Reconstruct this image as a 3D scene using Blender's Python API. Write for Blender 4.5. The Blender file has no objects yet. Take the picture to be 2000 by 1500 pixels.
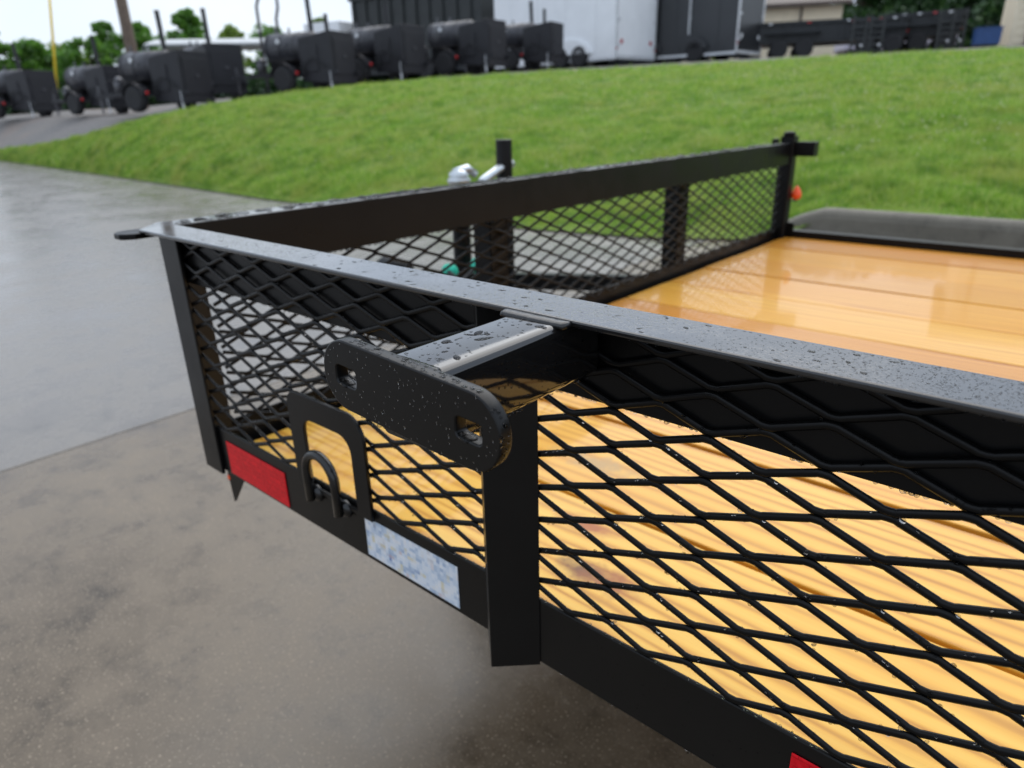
import bpy, bmesh, math, random
import numpy as np
from mathutils import Matrix, Vector
random.seed(7); rng = np.random.default_rng(7)
SC = bpy.context.scene
COL = SC.collection
GZ = 0.85                       # trailer rail top above the ground
# ------------------------------------------------------------------ camera
CAM = np.array([0.47228, -0.37423, 0.13765 + GZ])
RX = np.array([0.75583, 0.65436, -0.02328]); RU = np.array([-0.22669, 0.29487, 0.92826]); RW = np.array([-0.61428, 0.69633, -0.3712])
FPX = 1337.9
cam_d = bpy.data.cameras.new('camera'); cam = bpy.data.objects.new('camera', cam_d); COL.objects.link(cam)
cam.matrix_world = Matrix(((RX[0], RU[0], -RW[0], CAM[0]), (RX[1], RU[1], -RW[1], CAM[1]), (RX[2], RU[2], -RW[2], CAM[2]), (0, 0, 0, 1)))
cam_d.sensor_width = 36; cam_d.lens = FPX / 2000 * 36; cam_d.clip_start = 0.02; cam_d.clip_end = 3000
cam_d.dof.use_dof = True; cam_d.dof.focus_distance = 0.47; cam_d.dof.aperture_fstop = 7.2
SC.camera = cam
# ------------------------------------------------------------------ light
SUN_EL, SUN_AZ = math.radians(56), math.radians(335)
w = bpy.data.worlds.new('World'); SC.world = w; w.use_nodes = True
nt = w.node_tree; nt.nodes.clear()
sky = nt.nodes.new('ShaderNodeTexSky'); sky.sky_type = 'NISHITA'; sky.sun_disc = False
sky.sun_elevation = SUN_EL; sky.sun_rotation = SUN_AZ; sky.dust_density = 3.0; sky.air_density = 1.0
bg1 = nt.nodes.new('ShaderNodeBackground'); bg1.inputs[1].default_value = 0.10
bg2 = nt.nodes.new('ShaderNodeBackground'); bg2.inputs[1].default_value = 1.0
tcw = nt.nodes.new('ShaderNodeTexCoord'); cn = nt.nodes.new('ShaderNodeTexNoise'); cn.inputs['Scale'].default_value = 2.2; cn.inputs['Detail'].default_value = 5
cr = nt.nodes.new('ShaderNodeValToRGB')
cr.color_ramp.elements[0].position = 0.3; cr.color_ramp.elements[0].color = (0.64, 0.77, 0.975, 1)
cr.color_ramp.elements[1].position = 0.7; cr.color_ramp.elements[1].color = (0.85, 0.915, 1.0, 1)
mx = nt.nodes.new('ShaderNodeMixShader'); mx.inputs[0].default_value = 0.82
wo = nt.nodes.new('ShaderNodeOutputWorld')
L = nt.links.new
L(tcw.outputs['Generated'], cn.inputs['Vector']); L(cn.outputs['Fac'], cr.inputs[0]); L(cr.outputs[0], bg2.inputs[0])
L(sky.outputs[0], bg1.inputs[0]); L(bg1.outputs[0], mx.inputs[1]); L(bg2.outputs[0], mx.inputs[2]); L(mx.outputs[0], wo.inputs[0])
sd = bpy.data.lights.new('sun', 'SUN'); sd.energy = 1.4; sd.angle = math.radians(70); sd.color = (1, 0.97, 0.92)
so = bpy.data.objects.new('sun', sd); COL.objects.link(so)
sdir = Vector((math.sin(SUN_AZ) * math.cos(SUN_EL), math.cos(SUN_AZ) * math.cos(SUN_EL), math.sin(SUN_EL)))
so.rotation_euler = sdir.to_track_quat('Z', 'Y').to_euler(); so.location = (0, 0, 30)
vs = SC.view_settings; vs.view_transform = 'Standard'; vs.look = 'None'; vs.exposure = 0.38; vs.gamma = 1.0; vs.use_curve_mapping = False
cy = SC.cycles; cy.use_denoising = True; cy.max_bounces = 8; cy.transmission_bounces = 8; cy.transparent_max_bounces = 8
try: cy.denoiser = 'OPENIMAGEDENOISE'
except Exception: pass

# ------------------------------------------------------------------ node helpers
def newmat(name):
    m = bpy.data.materials.new(name); m.use_nodes = True
    b = m.node_tree.nodes['Principled BSDF']
    return m, m.node_tree, b
def N(t, typ, **kw):
    n = t.nodes.new(typ)
    for k, v in kw.items():
        if k in n.inputs: n.inputs[k].default_value = v
        else: setattr(n, k, v)
    return n
def ramp(t, src, stops):
    r = t.nodes.new('ShaderNodeValToRGB'); e = r.color_ramp.elements
    while len(e) < len(stops): e.new(0.5)
    for el, (p, c) in zip(e, stops):
        el.position = p; el.color = (c[0], c[1], c[2], 1) if hasattr(c, '__len__') else (c, c, c, 1)
    t.links.new(src, r.inputs[0]); return r.outputs[0]
def mixc(t, fac, a, b, blend='MIX'):
    m = t.nodes.new('ShaderNodeMix'); m.data_type = 'RGBA'; m.blend_type = blend
    for s, v in ((m.inputs[0], fac), (m.inputs[6], a), (m.inputs[7], b)):
        if hasattr(v, 'type'): t.links.new(v, s)
        elif hasattr(v, '__len__'): s.default_value = (v[0], v[1], v[2], 1)
        else: s.default_value = v
    return m.outputs[2]
def coords(t, scale=(1, 1, 1), kind='Object', rnd=False):
    tc = t.nodes.new('ShaderNodeTexCoord'); mp = t.nodes.new('ShaderNodeMapping'); mp.inputs['Scale'].default_value = scale
    t.links.new(tc.outputs[kind], mp.inputs['Vector'])
    if rnd:
        oi = t.nodes.new('ShaderNodeObjectInfo'); mu = t.nodes.new('ShaderNodeMath'); mu.operation = 'MULTIPLY'; mu.inputs[1].default_value = 37
        t.links.new(oi.outputs['Random'], mu.inputs[0]); t.links.new(mu.outputs[0], mp.inputs['Location'])
    return mp.outputs[0]
def noise(t, vec, scale, detail=4, rough=0.55, dist=0):
    n = N(t, 'ShaderNodeTexNoise'); n.inputs['Scale'].default_value = scale; n.inputs['Detail'].default_value = detail
    n.inputs['Roughness'].default_value = rough; n.inputs['Distortion'].default_value = dist
    t.links.new(vec, n.inputs['Vector']); return n.outputs['Fac']
def bump(t, b, h, strength, dist=0.001, prev=None):
    n = t.nodes.new('ShaderNodeBump'); n.inputs['Strength'].default_value = strength; n.inputs['Distance'].default_value = dist
    t.links.new(h, n.inputs['Height'])
    if prev is not None: t.links.new(prev, n.inputs['Normal'])
    t.links.new(n.outputs[0], b.inputs['Normal']); return n.outputs[0]

def simple(name, col, rough=0.5, metal=0.0, var=0.15, scale=8, bumps=0.0):
    m, t, b = newmat(name)
    v = coords(t); n = noise(t, v, scale)
    lo = tuple(c * (1 - var) for c in col); hi = tuple(min(1, c * (1 + var)) for c in col)
    t.links.new(ramp(t, n, [(0.3, lo), (0.7, hi)]), b.inputs['Base Color'])
    b.inputs['Roughness'].default_value = rough; b.inputs['Metallic'].default_value = metal
    if bumps: bump(t, b, noise(t, v, scale * 12), bumps, 0.002)
    return m

def steel(name, base=0.010, r0=0.16, r1=0.34, drops=0.0, peel=0.06, spec=0.36, film=0.0):
    m, t, b = newmat(name); v = coords(t)
    n = noise(t, v, 9, 5)
    t.links.new(ramp(t, n, [(0.3, (base * .8, base * .8, base * .85)), (0.75, (base * 1.35, base * 1.3, base * 1.25))]), b.inputs['Base Color'])
    t.links.new(ramp(t, noise(t, v, 14, 6, 0.65), [(0.3, r0), (0.75, r1)]), b.inputs['Roughness'])
    b.inputs['Specular IOR Level'].default_value = spec
    if film: b.inputs['Coat Weight'].default_value = film; b.inputs['Coat Roughness'].default_value = 0.05; b.inputs['Coat IOR'].default_value = 1.5
    pv = bump(t, b, noise(t, v, 650, 2), peel, 0.0006)
    if drops:
        vo = N(t, 'ShaderNodeTexVoronoi'); vo.feature = 'SMOOTH_F1'; vo.inputs['Scale'].default_value = 420; vo.inputs['Smoothness'].default_value = 0.35
        t.links.new(v, vo.inputs['Vector'])
        h = ramp(t, vo.outputs['Distance'], [(0.15, 1.0), (0.5, 0.0)])
        mk = ramp(t, noise(t, v, 7, 3), [(0.38, 0.05), (0.6, 1.0)])
        bump(t, b, mixc(t, 1.0, h, mk, 'MULTIPLY'), drops, 0.0009, pv)
    return m
M = {}
M['steel'] = steel('black_painted_steel', 0.004, 0.26, 0.44, spec=0.18)
M['steel_wet'] = steel('wet_black_painted_steel', 0.010, 0.10, 0.2, drops=0.2, peel=0.02, spec=0.5, film=0.6)
M['steel_gloss'] = steel('glossy_black_steel', 0.008, 0.05, 0.12, peel=0.02, spec=0.5)
M['arm'] = steel('rain_filmed_black_steel', 0.008, 0.05, 0.1, peel=0.015, spec=0.6, film=0.35)
M['mesh'] = steel('wet_black_mesh_steel', 0.004, 0.24, 0.42, peel=0.1, spec=0.2)
M['steel_satin'] = steel('satin_black_steel', 0.005, 0.28, 0.42, spec=0.28)
M['weld'] = steel('painted_weld', 0.014, 0.16, 0.32, peel=0.25, spec=0.5)
M['yard_steel'] = simple('matte_black_barbecue_steel', (0.013, 0.013, 0.017), 0.55, 0, 0.2, 4)
M['tank_steel'] = simple('dull_black_tank_steel', (0.05, 0.05, 0.058), 0.38, 0, 0.2, 4)
M['rubber'] = simple('black_rubber', (0.018, 0.018, 0.02), 0.75, 0, 0.2, 20)
M['rim'] = simple('grey_wheel_rim', (0.12, 0.12, 0.13), 0.4, 0.6, 0.1)
M['zinc'] = simple('galvanised_metal', (0.62, 0.66, 0.68), 0.3, 0.85, 0.12, 30)
M['alu'] = simple('aluminium_trim', (0.66, 0.68, 0.70), 0.4, 0.2, 0.1)
M['white_panel'] = simple('white_trailer_skin', (0.86, 0.88, 0.90), 0.3, 0, 0.04, 2)
M['char_panel'] = simple('charcoal_trailer_skin', (0.03, 0.032, 0.035), 0.3, 0, 0.1, 2)
M['dump'] = simple('black_dump_bed', (0.014, 0.017, 0.02), 0.5, 0, 0.2, 3)
M['bin'] = simple('dark_container_paint', (0.022, 0.026, 0.026), 0.5, 0, 0.25, 2)
M['beige'] = simple('beige_siding', (0.78, 0.68, 0.50), 0.6, 0, 0.05, 4)
M['brown'] = simple('brown_roofing', (0.10, 0.075, 0.06), 0.6, 0, 0.2, 6)
M['blue'] = simple('blue_bin_paint', (0.012, 0.055, 0.18), 0.4, 0, 0.15, 4)
M['yellow'] = simple('yellow_plastic', (0.85, 0.60, 0.03), 0.45, 0, 0.06, 4)
M['poleW'] = simple('weathered_pole_wood', (0.13, 0.095, 0.07), 0.85, 0, 0.3, 12, 0.4)
M['lightred'] = simple('red_lamp_lens', (0.45, 0.01, 0.012), 0.2, 0, 0.1)
M['white_roof'] = simple('pale_metal_roof', (0.5, 0.52, 0.53), 0.5, 0, 0.08, 2)
M['car'] = simple('pale_lilac_car_paint', (0.62, 0.60, 0.72), 0.25, 0, 0.04, 2)
M['glassd'] = simple('dark_window', (0.02, 0.025, 0.03), 0.1)
M['green'] = simple('teal_plug_plastic', (0.02, 0.62, 0.42), 0.35, 0, 0.1)
M['amber'] = simple('orange_lens', (0.95, 0.10, 0.015), 0.3, 0, 0.06)
M['bark'] = simple('tree_bark', (0.07, 0.05, 0.035), 0.9, 0, 0.3, 10)

# water drops
m = bpy.data.materials.new('water_drop'); m.use_nodes = True; t = m.node_tree; t.nodes.clear()
fz = t.nodes.new('ShaderNodeFresnel'); fz.inputs['IOR'].default_value = 1.14
tp = t.nodes.new('ShaderNodeBsdfTransparent'); tp.inputs[0].default_value = (0.78, 0.78, 0.78, 1)
gl = t.nodes.new('ShaderNodeBsdfGlossy'); gl.inputs['Roughness'].default_value = 0.12
mxs = t.nodes.new('ShaderNodeMixShader'); ou = t.nodes.new('ShaderNodeOutputMaterial')
t.links.new(fz.outputs[0], mxs.inputs[0]); t.links.new(tp.outputs[0], mxs.inputs[1]); t.links.new(gl.outputs[0], mxs.inputs[2]); t.links.new(mxs.outputs[0], ou.inputs[0]); M['water'] = m

# varnished wet pine
m, t, b = newmat('varnished_pine')
v = coords(t, (1, 1, 1), 'Object', True)
def vmap(t, v, s):
    mp = t.nodes.new('ShaderNodeMapping'); mp.inputs['Scale'].default_value = s; t.links.new(v, mp.inputs['Vector']); return mp.outputs[0]
big = noise(t, vmap(t, v, (0.45, 4, 4)), 1.6, 2, 0.5, 0.3)
mapw = vmap(t, v, (1.0, 1.0, 1.0))
wadd = t.nodes.new('ShaderNodeVectorMath'); wadd.operation = 'MULTIPLY_ADD'
cmb = t.nodes.new('ShaderNodeCombineXYZ'); t.links.new(big, cmb.inputs[1]); t.links.new(cmb.outputs[0], wadd.inputs[0]); wadd.inputs[1].default_value = (0, 0.12, 0); t.links.new(mapw, wadd.inputs[2])
wv = N(t, 'ShaderNodeTexWave'); wv.wave_type = 'BANDS'; wv.bands_direction = 'Y'; wv.inputs['Scale'].default_value = 14; wv.inputs['Distortion'].default_value = 0.5
wv.inputs['Detail'].default_value = 2; wv.inputs['Detail Scale'].default_value = 0.8; t.links.new(wadd.outputs[0], wv.inputs['Vector'])
fine = noise(t, vmap(t, v, (4, 130, 130)), 1.0, 4, 0.6)
base = ramp(t, wv.outputs['Fac'], [(0.0, (0.89, 0.585, 0.12)), (0.55, (0.84, 0.50, 0.08)), (0.84, (0.70, 0.355, 0.042)), (1.0, (0.46, 0.19, 0.022))])
c2 = mixc(t, 0.35, base, ramp(t, fine, [(0.3, (0.64, 0.34, 0.045)), (0.65, (0.90, 0.585, 0.12))]))
warm = noise(t, vmap(t, v, (1.4, 3, 3)), 2.0, 3)
c3 = mixc(t, ramp(t, warm, [(0.45, 0.0), (0.72, 0.5)]), c2, (0.80, 0.42, 0.06))
# stray knots
vk = N(t, 'ShaderNodeTexVoronoi'); vk.inputs['Scale'].default_value = 1.0; t.links.new(vmap(t, v, (1.6, 5.5, 5.5)), vk.inputs['Vector'])
kd = ramp(t, vk.outputs['Distance'], [(0.03, 1.0), (0.09, 0.55), (0.16, 0.0)])
sepk = t.nodes.new('ShaderNodeSeparateColor'); t.links.new(vk.outputs['Color'], sepk.inputs[0])
kk = mixc(t, 1.0, kd, ramp(t, sepk.outputs[0], [(0.68, 0.0), (0.72, 0.9)]), 'MULTIPLY')
c4 = mixc(t, kk, c3, (0.28, 0.09, 0.03))
# the three large knots of the outer board
gp = t.nodes.new('ShaderNodeNewGeometry')
def knot(px, py, rx, ry, c, col, wob=0.5):
    sub = t.nodes.new('ShaderNodeVectorMath'); sub.operation = 'SUBTRACT'; sub.inputs[1].default_value = (px, py, GZ - .356); t.links.new(gp.outputs['Position'], sub.inputs[0])
    sc = t.nodes.new('ShaderNodeVectorMath'); sc.operation = 'MULTIPLY'; sc.inputs[1].default_value = (1 / rx, 1 / ry, 1); t.links.new(sub.outputs[0], sc.inputs[0])
    ln = t.nodes.new('ShaderNodeVectorMath'); ln.operation = 'LENGTH'; t.links.new(sc.outputs[0], ln.inputs[0])
    nz = noise(t, gp.outputs['Position'], 45, 4); ad = t.nodes.new('ShaderNodeMath'); ad.operation = 'MULTIPLY_ADD'; ad.inputs[1].default_value = wob * 2
    t.links.new(nz, ad.inputs[0]); t.links.new(ln.outputs['Value'], ad.inputs[2])
    off = t.nodes.new('ShaderNodeMath'); off.operation = 'SUBTRACT'; off.inputs[1].default_value = wob; t.links.new(ad.outputs[0], off.inputs[0])
    f = ramp(t, off.outputs[0], [(0.25, 0.95), (0.5, 0.6), (0.78, 0.25), (1.0, 0.0)])
    return mixc(t, f, c, col)
c5 = knot(0.047, 0.245, 0.055, 0.022, c4, (0.40, 0.115, 0.025))
c5 = knot(0.105, 0.168, 0.05, 0.022, c5, (0.10, 0.035, 0.014), 0.7)
c5 = knot(0.135, 0.168, 0.05, 0.03, c5, (0.38, 0.13, 0.03), 0.8)
c5 = knot(-0.035, 0.39, 0.09, 0.03, c5, (0.50, 0.34, 0.15), 0.9)
oi = t.nodes.new('ShaderNodeObjectInfo')
c6 = mixc(t, 1.0, c5, ramp(t, oi.outputs['Random'], [(0.0, (0.84, 0.74, 0.62)), (0.35, (1, 0.98, 0.92)), (0.7, (0.93, 0.84, 0.72)), (1.0, (1.0, 0.95, 0.9))]), 'MULTIPLY')
c6 = mixc(t, 1.0, c6, oi.outputs['Color'], 'MULTIPLY')
t.links.new(c6, b.inputs['Base Color'])
b.inputs['Roughness'].default_value = 0.38
b.inputs['Specular IOR Level'].default_value = 0.2; b.inputs['Coat Weight'].default_value = 0.6; b.inputs['Coat IOR'].default_value = 1.27
t.links.new(ramp(t, noise(t, vmap(t, v, (3, 6, 6)), 3, 4), [(0.35, 0.015), (0.7, 0.09)]), b.inputs['Coat Roughness'])
bump(t, b, fine, 0.12, 0.0012)
M['pine'] = m

# wet concrete
def concrete(name, dark, mid, light, wet0, wet1, tint, cmix=0.45):
    m, t, b = newmat(name); v = coords(t)
    n1 = noise(t, v, 1.5, 9, 0.68, 0.3); n2 = noise(t, v, 7.5, 9, 0.74); n3 = noise(t, v, 70, 6, 0.75)
    c = ramp(t, n1, [(0.3, dark), (0.5, mid), (0.72, light)])
    c = mixc(t, cmix, c, ramp(t, n2, [(0.34, tuple(x * .36 for x in mid)), (0.48, mid), (0.70, tuple(x * 1.3 for x in mid))]), 'MIX')
    c = mixc(t, ramp(t, n3, [(0.58, 0.0), (0.72, 0.6)]), c, tint)
    t.links.new(c, b.inputs['Base Color'])
    c = mixc(t, ramp(t, noise(t, v, 190, 3, 0.6), [(0.60, 0.0), (0.68, 0.55)]), c, tuple(min(1, x * 2.1) for x in light)); t.links.new(c, b.inputs['Base Color'])
    t.links.new(ramp(t, mixc(t, 0.4, n1, n2), [(0.36, wet0), (0.62, wet1)]), b.inputs['Roughness'])
    b.inputs['Specular IOR Level'].default_value = 0.5
    bump(t, b, mixc(t, 0.5, n2, n3), 0.16, 0.003)
    return m
M['conc_far'] = concrete('wet_grey_concrete', (0.125, 0.113, 0.099), (0.175, 0.158, 0.139), (0.235, 0.213, 0.188), 0.14, 0.38, (0.11, 0.10, 0.088), 0.35)
M['conc_near'] = concrete('wet_tan_concrete', (0.056, 0.042, 0.027), (0.142, 0.110, 0.074), (0.25, 0.203, 0.147), 0.10, 0.40, (0.05, 0.037, 0.025), 0.68)
M['conc_kerb'] = concrete('dark_wet_kerb_concrete', (0.09, 0.08, 0.06), (0.135, 0.122, 0.095), (0.20, 0.182, 0.148), 0.6, 0.6, (0.06, 0.055, 0.045))
M['joint'] = simple('joint_filler', (0.06, 0.055, 0.05), 0.8, 0, 0.2, 10)
# gravel
m, t, b = newmat('yard_gravel'); v = coords(t)
n1 = noise(t, v, 0.35, 5); n2 = noise(t, v, 14, 5, 0.7)
c = ramp(t, n1, [(0.35, (0.105, 0.10, 0.10)), (0.52, (0.15, 0.135, 0.125)), (0.62, (0.26, 0.17, 0.115))])
t.links.new(mixc(t, 0.6, c, ramp(t, n2, [(0.3, (0.06, 0.06, 0.062)), (0.7, (0.24, 0.225, 0.21))])), b.inputs['Base Color'])
b.inputs['Roughness'].default_value = 0.7; bump(t, b, n2, 0.6, 0.03); M['gravel'] = m
# grass soil and blades
m, t, b = newmat('lawn_thatch'); v = coords(t)
n1 = noise(t, v, 0.8, 6, 0.6); n2 = noise(t, v, 12, 5, 0.7)
c = ramp(t, n1, [(0.32, (0.12, 0.22, 0.024)), (0.5, (0.19, 0.29, 0.035)), (0.7, (0.32, 0.31, 0.10))])
t.links.new(mixc(t, 0.4, c, ramp(t, n2, [(0.3, (0.04, 0.07, 0.015)), (0.7, (0.12, 0.19, 0.035))])), b.inputs['Base Color'])
b.inputs['Roughness'].default_value = 0.9; bump(t, b, n2, 0.6, 0.03); M['thatch'] = m
def leafy(name, cols, patch, scale, transl=0.35, dark=None):
    m = bpy.data.materials.new(name); m.use_nodes = True; t = m.node_tree; t.nodes.clear()
    g = t.nodes.new('ShaderNodeNewGeometry')
    c = ramp(t, g.outputs['Random Per Island'], cols)
    n1 = noise(t, g.outputs['Position'], scale, 5, 0.6)
    c = mixc(t, ramp(t, n1, [(0.40, 0.0), (0.68, 0.75)]), c, patch)
    if dark is not None: c = mixc(t, ramp(t, noise(t, g.outputs['Position'], scale * 2.7, 4, 0.6), [(0.36, 0.8), (0.52, 0.0)]), c, dark)
    d = t.nodes.new('ShaderNodeBsdfDiffuse'); tr = t.nodes.new('ShaderNodeBsdfTranslucent'); gl = t.nodes.new('ShaderNodeBsdfGlossy'); gl.inputs['Roughness'].default_value = 0.35
    t.links.new(c, d.inputs[0]); t.links.new(c, tr.inputs[0])
    a = t.nodes.new('ShaderNodeMixShader'); a.inputs[0].default_value = transl; t.links.new(d.outputs[0], a.inputs[1]); t.links.new(tr.outputs[0], a.inputs[2])
    a2 = t.nodes.new('ShaderNodeMixShader'); a2.inputs[0].default_value = 0.05; t.links.new(a.outputs[0], a2.inputs[1]); t.links.new(gl.outputs[0], a2.inputs[2])
    o = t.nodes.new('ShaderNodeOutputMaterial'); t.links.new(a2.outputs[0], o.inputs[0]); return m
M['blade'] = leafy('grass_blade', [(0.0, (0.18, 0.35, 0.03)), (0.5, (0.29, 0.49, 0.055)), (0.84, (0.42, 0.58, 0.10)), (1.0, (0.66, 0.60, 0.30))], (0.42, 0.46, 0.11), 1.6, 0.45, (0.13, 0.28, 0.025))
M['leaf'] = leafy('leaf_mid_green', [(0.0, (0.07, 0.19, 0.02)), (0.6, (0.13, 0.31, 0.035)), (1.0, (0.22, 0.40, 0.06))], (0.11, 0.27, 0.035), 0.6, 0.5)
M['leaf_dark'] = leafy('leaf_dark_green', [(0.0, (0.025, 0.065, 0.022)), (0.6, (0.045, 0.11, 0.03)), (1.0, (0.08, 0.16, 0.04))], (0.04, 0.10, 0.03), 0.6, 0.4)
M['leaf_lime'] = leafy('leaf_lime_green', [(0.0, (0.12, 0.22, 0.02)), (1.0, (0.26, 0.38, 0.06))], (0.20, 0.30, 0.04), 0.6, 0.45)
M['clover'] = simple('clover_flower', (0.62, 0.62, 0.42), 0.8, 0, 0.1)
# reflector
m, t, b = newmat('red_prismatic_reflector'); v = coords(t)
ck = N(t, 'ShaderNodeTexVoronoi'); ck.inputs['Scale'].default_value = 260; t.links.new(v, ck.inputs['Vector'])
blk = N(t, 'ShaderNodeTexBrick'); blk.inputs['Scale'].default_value = 30; blk.inputs['Mortar Size'].default_value = 0.01
blk.inputs['Color1'].default_value = (0.88, 0.010, 0.020, 1); blk.inputs['Color2'].default_value = (0.68, 0.006, 0.014, 1); blk.inputs['Mortar'].default_value = (0.42, 0.005, 0.01, 1)
mpx = t.nodes.new('ShaderNodeMapping'); mpx.inputs['Rotation'].default_value = (math.radians(90), 0, 0); t.links.new(v, mpx.inputs['Vector']); t.links.new(mpx.outputs[0], blk.inputs['Vector'])
t.links.new(mixc(t, 0.35, blk.outputs[0], ramp(t, ck.outputs['Distance'], [(0.0, (0.9, 0.02, 0.03)), (0.8, (0.42, 0.004, 0.010))])), b.inputs['Base Color'])
b.inputs['Roughness'].default_value = 0.3; b.inputs['Specular IOR Level'].default_value = 0.2; bump(t, b, ck.outputs['Distance'], 0.3, 0.001); M['reflector'] = m
# printed pixel decal
m, t, b = newmat('pixel_printed_label'); v = coords(t)
sn = t.nodes.new('ShaderNodeVectorMath'); sn.operation = 'SNAP'; sn.inputs[1].default_value = (0.005, 1.0, 0.0045); t.links.new(v, sn.inputs[0])
na = noise(t, sn.outputs[0], 60, 3, 0.8); nb = N(t, 'ShaderNodeTexNoise'); nb.inputs['Scale'].default_value = 70
ofs = t.nodes.new('ShaderNodeVectorMath'); ofs.operation = 'ADD'; ofs.inputs[1].default_value = (3.1, 1.7, 5.3); t.links.new(sn.outputs[0], ofs.inputs[0]); t.links.new(ofs.outputs[0], nb.inputs['Vector'])
c = ramp(t, na, [(0.30, (0.20, 0.27, 0.50)), (0.40, (0.42, 0.52, 0.66)), (0.50, (0.70, 0.76, 0.84)), (0.6, (0.82, 0.83, 0.85)), (0.72, (0.42, 0.42, 0.46))])
c = mixc(t, ramp(t, nb.outputs['Fac'], [(0.58, 0.0), (0.64, 0.7)]), c, (0.72, 0.62, 0.36))
c = mixc(t, ramp(t, nb.outputs['Fac'], [(0.30, 0.55), (0.36, 0.0)]), c, (0.62, 0.42, 0.38))
t.links.new(c, b.inputs['Base Color']); b.inputs['Roughness'].default_value = 0.3; M['decal'] = m

# ------------------------------------------------------------------ mesh helpers
def tag(o, label, cat=None, group=None, kind=None):
    if label: o['label'] = label
    if cat: o['category'] = cat
    if group: o['group'] = group
    if kind: o['kind'] = kind
    return o
def empty(name, loc, rz=0):
    o = bpy.data.objects.new(name, None); o.location = loc; o.rotation_euler = (0, 0, rz); o.empty_display_size = 0.2; COL.objects.link(o); return o
def finish(o, mat, parent, bevel, smooth):
    o.data.materials.append(mat)
    if parent is not None: o.parent = parent
    COL.objects.link(o)
    if smooth:
        for p in o.data.polygons: p.use_smooth = True
    if bevel:
        md = o.modifiers.new('bevel', 'BEVEL'); md.width = bevel; md.segments = 2; md.limit_method = 'ANGLE'; md.angle_limit = math.radians(40); md.use_clamp_overlap = True
    return o
class MB:
    def __init__(s): s.v = []; s.f = []
    def add(s, vs, fs):
        n = len(s.v); s.v += [tuple(map(float, a)) for a in vs]; s.f += [tuple(i + n for i in f) for f in fs]; return s
    def box(s, x0, x1, y0, y1, z0, z1):
        return s.add([(x0, y0, z0), (x1, y0, z0), (x1, y1, z0), (x0, y1, z0), (x0, y0, z1), (x1, y0, z1), (x1, y1, z1), (x0, y1, z1)],
                     [(0, 3, 2, 1), (4, 5, 6, 7), (0, 1, 5, 4), (1, 2, 6, 5), (2, 3, 7, 6), (3, 0, 4, 7)])
    def prism(s, poly, a, bb, axis):      # poly: 2-D points (counter-clockwise), extruded from a to bb along an axis
        n = len(poly)
        def P(p, h): return {'x': (h, p[0], p[1]), 'y': (p[0], h, p[1]), 'z': (p[0], p[1], h)}[axis]
        return s.add([P(p, a) for p in poly] + [P(p, bb) for p in poly],
                     [tuple(range(n))[::-1], tuple(range(n, 2 * n))] + [(i, (i + 1) % n, n + (i + 1) % n, n + i) for i in range(n)])
    def cyl(s, p0, p1, r0, r1=None, n=16, caps=True):
        r1 = r0 if r1 is None else r1
        p0, p1 = Vector(p0), Vector(p1); d = (p1 - p0).normalized(); a = d.orthogonal().normalized(); c = d.cross(a)
        vs = []
        for p, r in ((p0, r0), (p1, r1)):
            vs += [p + (a * math.cos(2 * math.pi * i / n) + c * math.sin(2 * math.pi * i / n)) * r for i in range(n)]
        fs = [(i, (i + 1) % n, n + (i + 1) % n, n + i) for i in range(n)]
        if caps: fs += [tuple(range(n))[::-1], tuple(range(n, 2 * n))]
        return s.add(vs, fs)
    def lathe(s, prof, origin, axis, n=20):   # prof: (distance along axis, radius)
        o = Vector(origin); d = Vector(axis).normalized(); a = d.orthogonal().normalized(); c = d.cross(a); vs = []; fs = []
        for h, r in prof:
            vs += [o + d * h + (a * math.cos(2 * math.pi * i / n) + c * math.sin(2 * math.pi * i / n)) * max(r, 1e-4) for i in range(n)]
        for k in range(len(prof) - 1):
            fs += [(k * n + i, k * n + (i + 1) % n, (k + 1) * n + (i + 1) % n, (k + 1) * n + i) for i in range(n)]
        fs += [tuple(range(n))[::-1], tuple((len(prof) - 1) * n + i for i in range(n))]
        return s.add(vs, fs)
    def tube(s, path, r, n=10, caps=True):
        pts = [Vector(p) for p in path]; vs = []; fs = []; ref = None
        for i, p in enumerate(pts):
            d = (pts[min(i + 1, len(pts) - 1)] - pts[max(i - 1, 0)]).normalized()
            if ref is None: ref = d.orthogonal().normalized()
            a = (ref - d * ref.dot(d)).normalized(); ref = a; c = d.cross(a)
            rr = r[i] if hasattr(r, '__len__') else r
            vs += [p + (a * math.cos(2 * math.pi * k / n) + c * math.sin(2 * math.pi * k / n)) * rr for k in range(n)]
        for i in range(len(pts) - 1):
            fs += [(i * n + k, i * n + (k + 1) % n, (i + 1) * n + (k + 1) % n, (i + 1) * n + k) for k in range(n)]
        if caps: fs += [tuple(range(n))[::-1], tuple((len(pts) - 1) * n + k for k in range(n))]
        return s.add(vs, fs)
    def build(s, name, mat, parent=None, bevel=0, smooth=False, off=(0, 0, 0)):
        me = bpy.data.meshes.new(name)
        me.from_pydata([(a[0] - off[0], a[1] - off[1], a[2] - off[2]) for a in s.v], [], s.f)
        bm = bmesh.new(); bm.from_mesh(me); bmesh.ops.recalc_face_normals(bm, faces=bm.faces); bm.to_mesh(me); bm.free()
        return finish(bpy.data.objects.new(name, me), mat, parent, bevel, smooth)
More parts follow.
